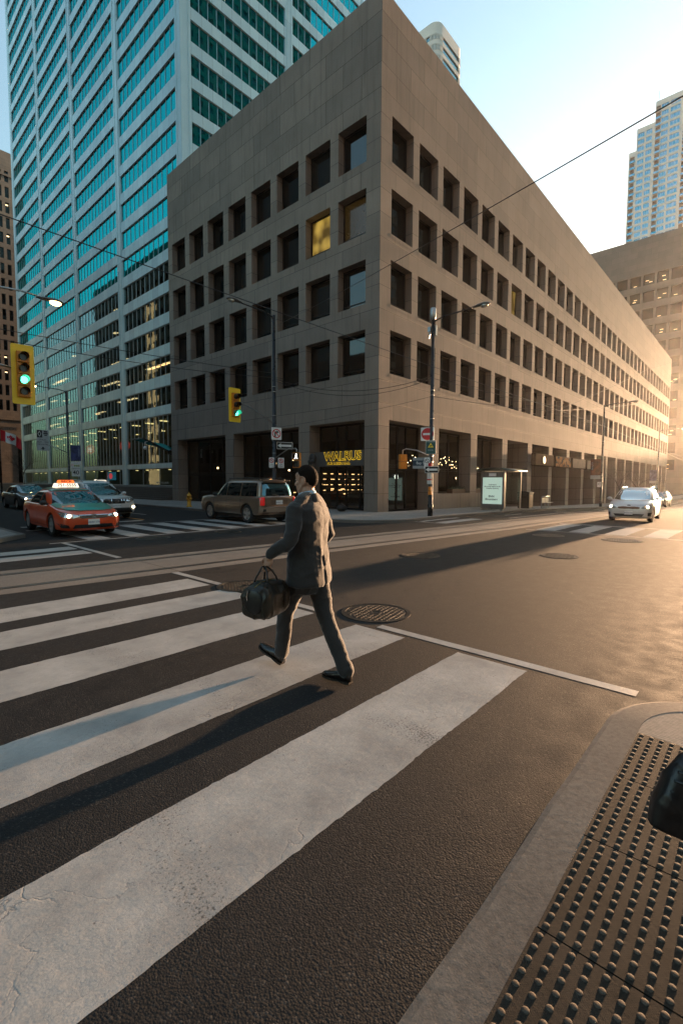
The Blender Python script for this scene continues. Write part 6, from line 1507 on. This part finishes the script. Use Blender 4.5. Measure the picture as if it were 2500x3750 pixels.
# black bag held by somebody standing just outside the right edge
BB = M('black_bag_leather', (.009, .0075, .008), .35, 0, .3, 12, .3, 40, .004)
t = sbag = thing('shoulder_bag', 'black leather bag hanging at the right edge above the tactile paving', 'bag', (-16.945, -14.415, .475), R(-48))
mb = MB(); sbag.rotation_euler = (0, .35, R(-48)); sbag.scale = (.9, .9, .9); rings = []
for z, w, d_ in ((.0, .09, .03), (.012, .125, .05), (.10, .14, .062), (.2, .135, .055), (.29, .115, .04), (.31, .09, .02)):
    rings.append([V((w * spow(math.cos(q), .6), d_ * spow(math.sin(q), .8), z)) for q in [2 * math.pi * j / 28 for j in range(28)]])
mb.loft(rings); link('body', fuse(mb, [BB], .006, 4, lambda c, n: .008 * (ridge(c + V((0, 0, c.x)), 9) - .4)), t)
mb = MB(); mb.tube([(-.08, 0, .27), (.0, 0, .33), (.12, -.02, .40), (.30, -.03, .56)], .010, 6); mb.tube([(.10, 0, .28), (.18, 0, .38), (.30, -.03, .56)], .010, 6); mb.build('strap', BB, t, True)
for z in (.16, .20, .235): mb = MB(); mb.tube([(-.125, -.03, z), (-.05, -.058, z + .012), (.05, -.058, z + .012)], .006, 6); mb.build('strap', BB, t, True)
JS = dict(
    armL=[(-.200, .010, 1.415), (-.25, .05, 1.17), (-.03, .24, 1.06)], handL=((0, 1, 0), (-.05, .2, -1), (.9, .1, .2), 1.0),
    armR=[(.200, .010, 1.415), (.255, -.02, 1.13), (.25, .06, .88)], handR=((0, 1, 0), (.05, .1, -1), (-.9, .1, .2), .5),
    legL=[(-.088, .0, .90), (-.092, .02, .500), (-.095, -.01, .100)], footL=[(-.095, -.01, .09), (-.095, .05, .05)], shoeL=[(-.09, -.07, .004), (-.12, .215, .006), 0],
    legR=[(.088, .0, .90), (.092, .02, .490), (.095, -.01, .100)], footR=[(.095, -.01, .09), (.095, .05, .05)], shoeR=[(.09, -.07, .004), (.12, .215, .006), 0],
    torso=JW['torso'])
person('person in a dark coat waiting on the kerb outside the right edge', (-16.76, -14.93, .042), 0, JS, M('black_coat', (.012, .011, .012), .8, 0, .2, 12), headyaw=0.)
# ---------------------------------------------------------------- camera, sun, sky
f_, pitch, roll, yaw = 1077.065, -.0641, .0045, .7361
cp, sp_ = math.cos(pitch), math.sin(pitch)
fw = V((math.cos(yaw) * cp, math.sin(yaw) * cp, sp_)); rt = V((math.sin(yaw), -math.cos(yaw), 0)); up = rt.cross(fw)
r2 = rt * math.cos(roll) + up * math.sin(roll); u2 = -rt * math.sin(roll) + up * math.cos(roll)
cam = bpy.data.cameras.new('camera'); cam.sensor_fit = 'VERTICAL'; cam.sensor_height = 36; cam.lens = f_ / 2352 * 36
cam.clip_start = .05; cam.clip_end = 6000
co = bpy.data.objects.new('camera', cam); COL.objects.link(co)
mw = Matrix((r2, u2, -fw)).transposed().to_4x4(); mw.translation = V((-18.8131, -14.5812, 1.65)); co.matrix_world = mw
scene.camera = co
SUN_AZ, SUN_EL = R(-1.75), R(3.9)
sun = bpy.data.lights.new('sun', 'SUN'); sun.energy = 3.1; sun.angle = R(.8); sun.color = (1., .60, .33)
so = bpy.data.objects.new('sun', sun); COL.objects.link(so)
d = V((math.cos(SUN_AZ) * math.cos(SUN_EL), math.sin(SUN_AZ) * math.cos(SUN_EL), math.sin(SUN_EL)))
so.rotation_euler = d.to_track_quat('Z', 'Y').to_euler(); so.location = d * 300
w = bpy.data.worlds.new('World'); scene.world = w; w.use_nodes = True; nt = w.node_tree
bg = nt.nodes['Background']; sky = nd(nt, 'ShaderNodeTexSky', sky_type='NISHITA', sun_disc=False)
sky.sun_elevation = SUN_EL; sky.sun_rotation = R(90) - SUN_AZ; sky.air_density = 1.2; sky.dust_density = 2.4; sky.ozone_density = 2.
hsv = nd(nt, 'ShaderNodeHueSaturation'); hsv.inputs['Saturation'].default_value = .74; nt.links.new(sky.outputs[0], hsv.inputs['Color'])
SKYMIX = mixc(nt, 1., hsv.outputs[0], (.84, 1.0, 1.0), 'MULTIPLY')
nt.links.new(SKYMIX, bg.inputs[0]); bg.inputs[1].default_value = .132
scene.view_settings.view_transform = 'Standard'; scene.view_settings.look = 'None'
scene.view_settings.exposure = 2.78; scene.view_settings.gamma = 1
scene.render.film_transparent = False
scene.cycles.max_bounces = 8; scene.cycles.transparent_max_bounces = 16; scene.cycles.caustics_reflective = False; scene.cycles.caustics_refractive = False
scene.cycles.sample_clamp_indirect = 6
try: scene.cycles.use_denoising = True; scene.cycles.denoiser = 'OPENIMAGEDENOISE'
except Exception: pass
hz = bpy.data.materials.new('haze'); hz.use_nodes = True; hz.node_tree.nodes.clear()
ho = hz.node_tree.nodes.new('ShaderNodeOutputMaterial'); pv = hz.node_tree.nodes.new('ShaderNodeVolumePrincipled')
pv.inputs['Color'].default_value = (.9, .88, .85, 1); pv.inputs['Density'].default_value = .00016; pv.inputs['Anisotropy'].default_value = .84
hz.node_tree.links.new(pv.outputs[0], ho.inputs['Volume'])
mb = MB(); mb.box(-160, 420, -160, 240, -3.2, 226); o = mb.build('haze', hz); tag(o, kind='stuff')
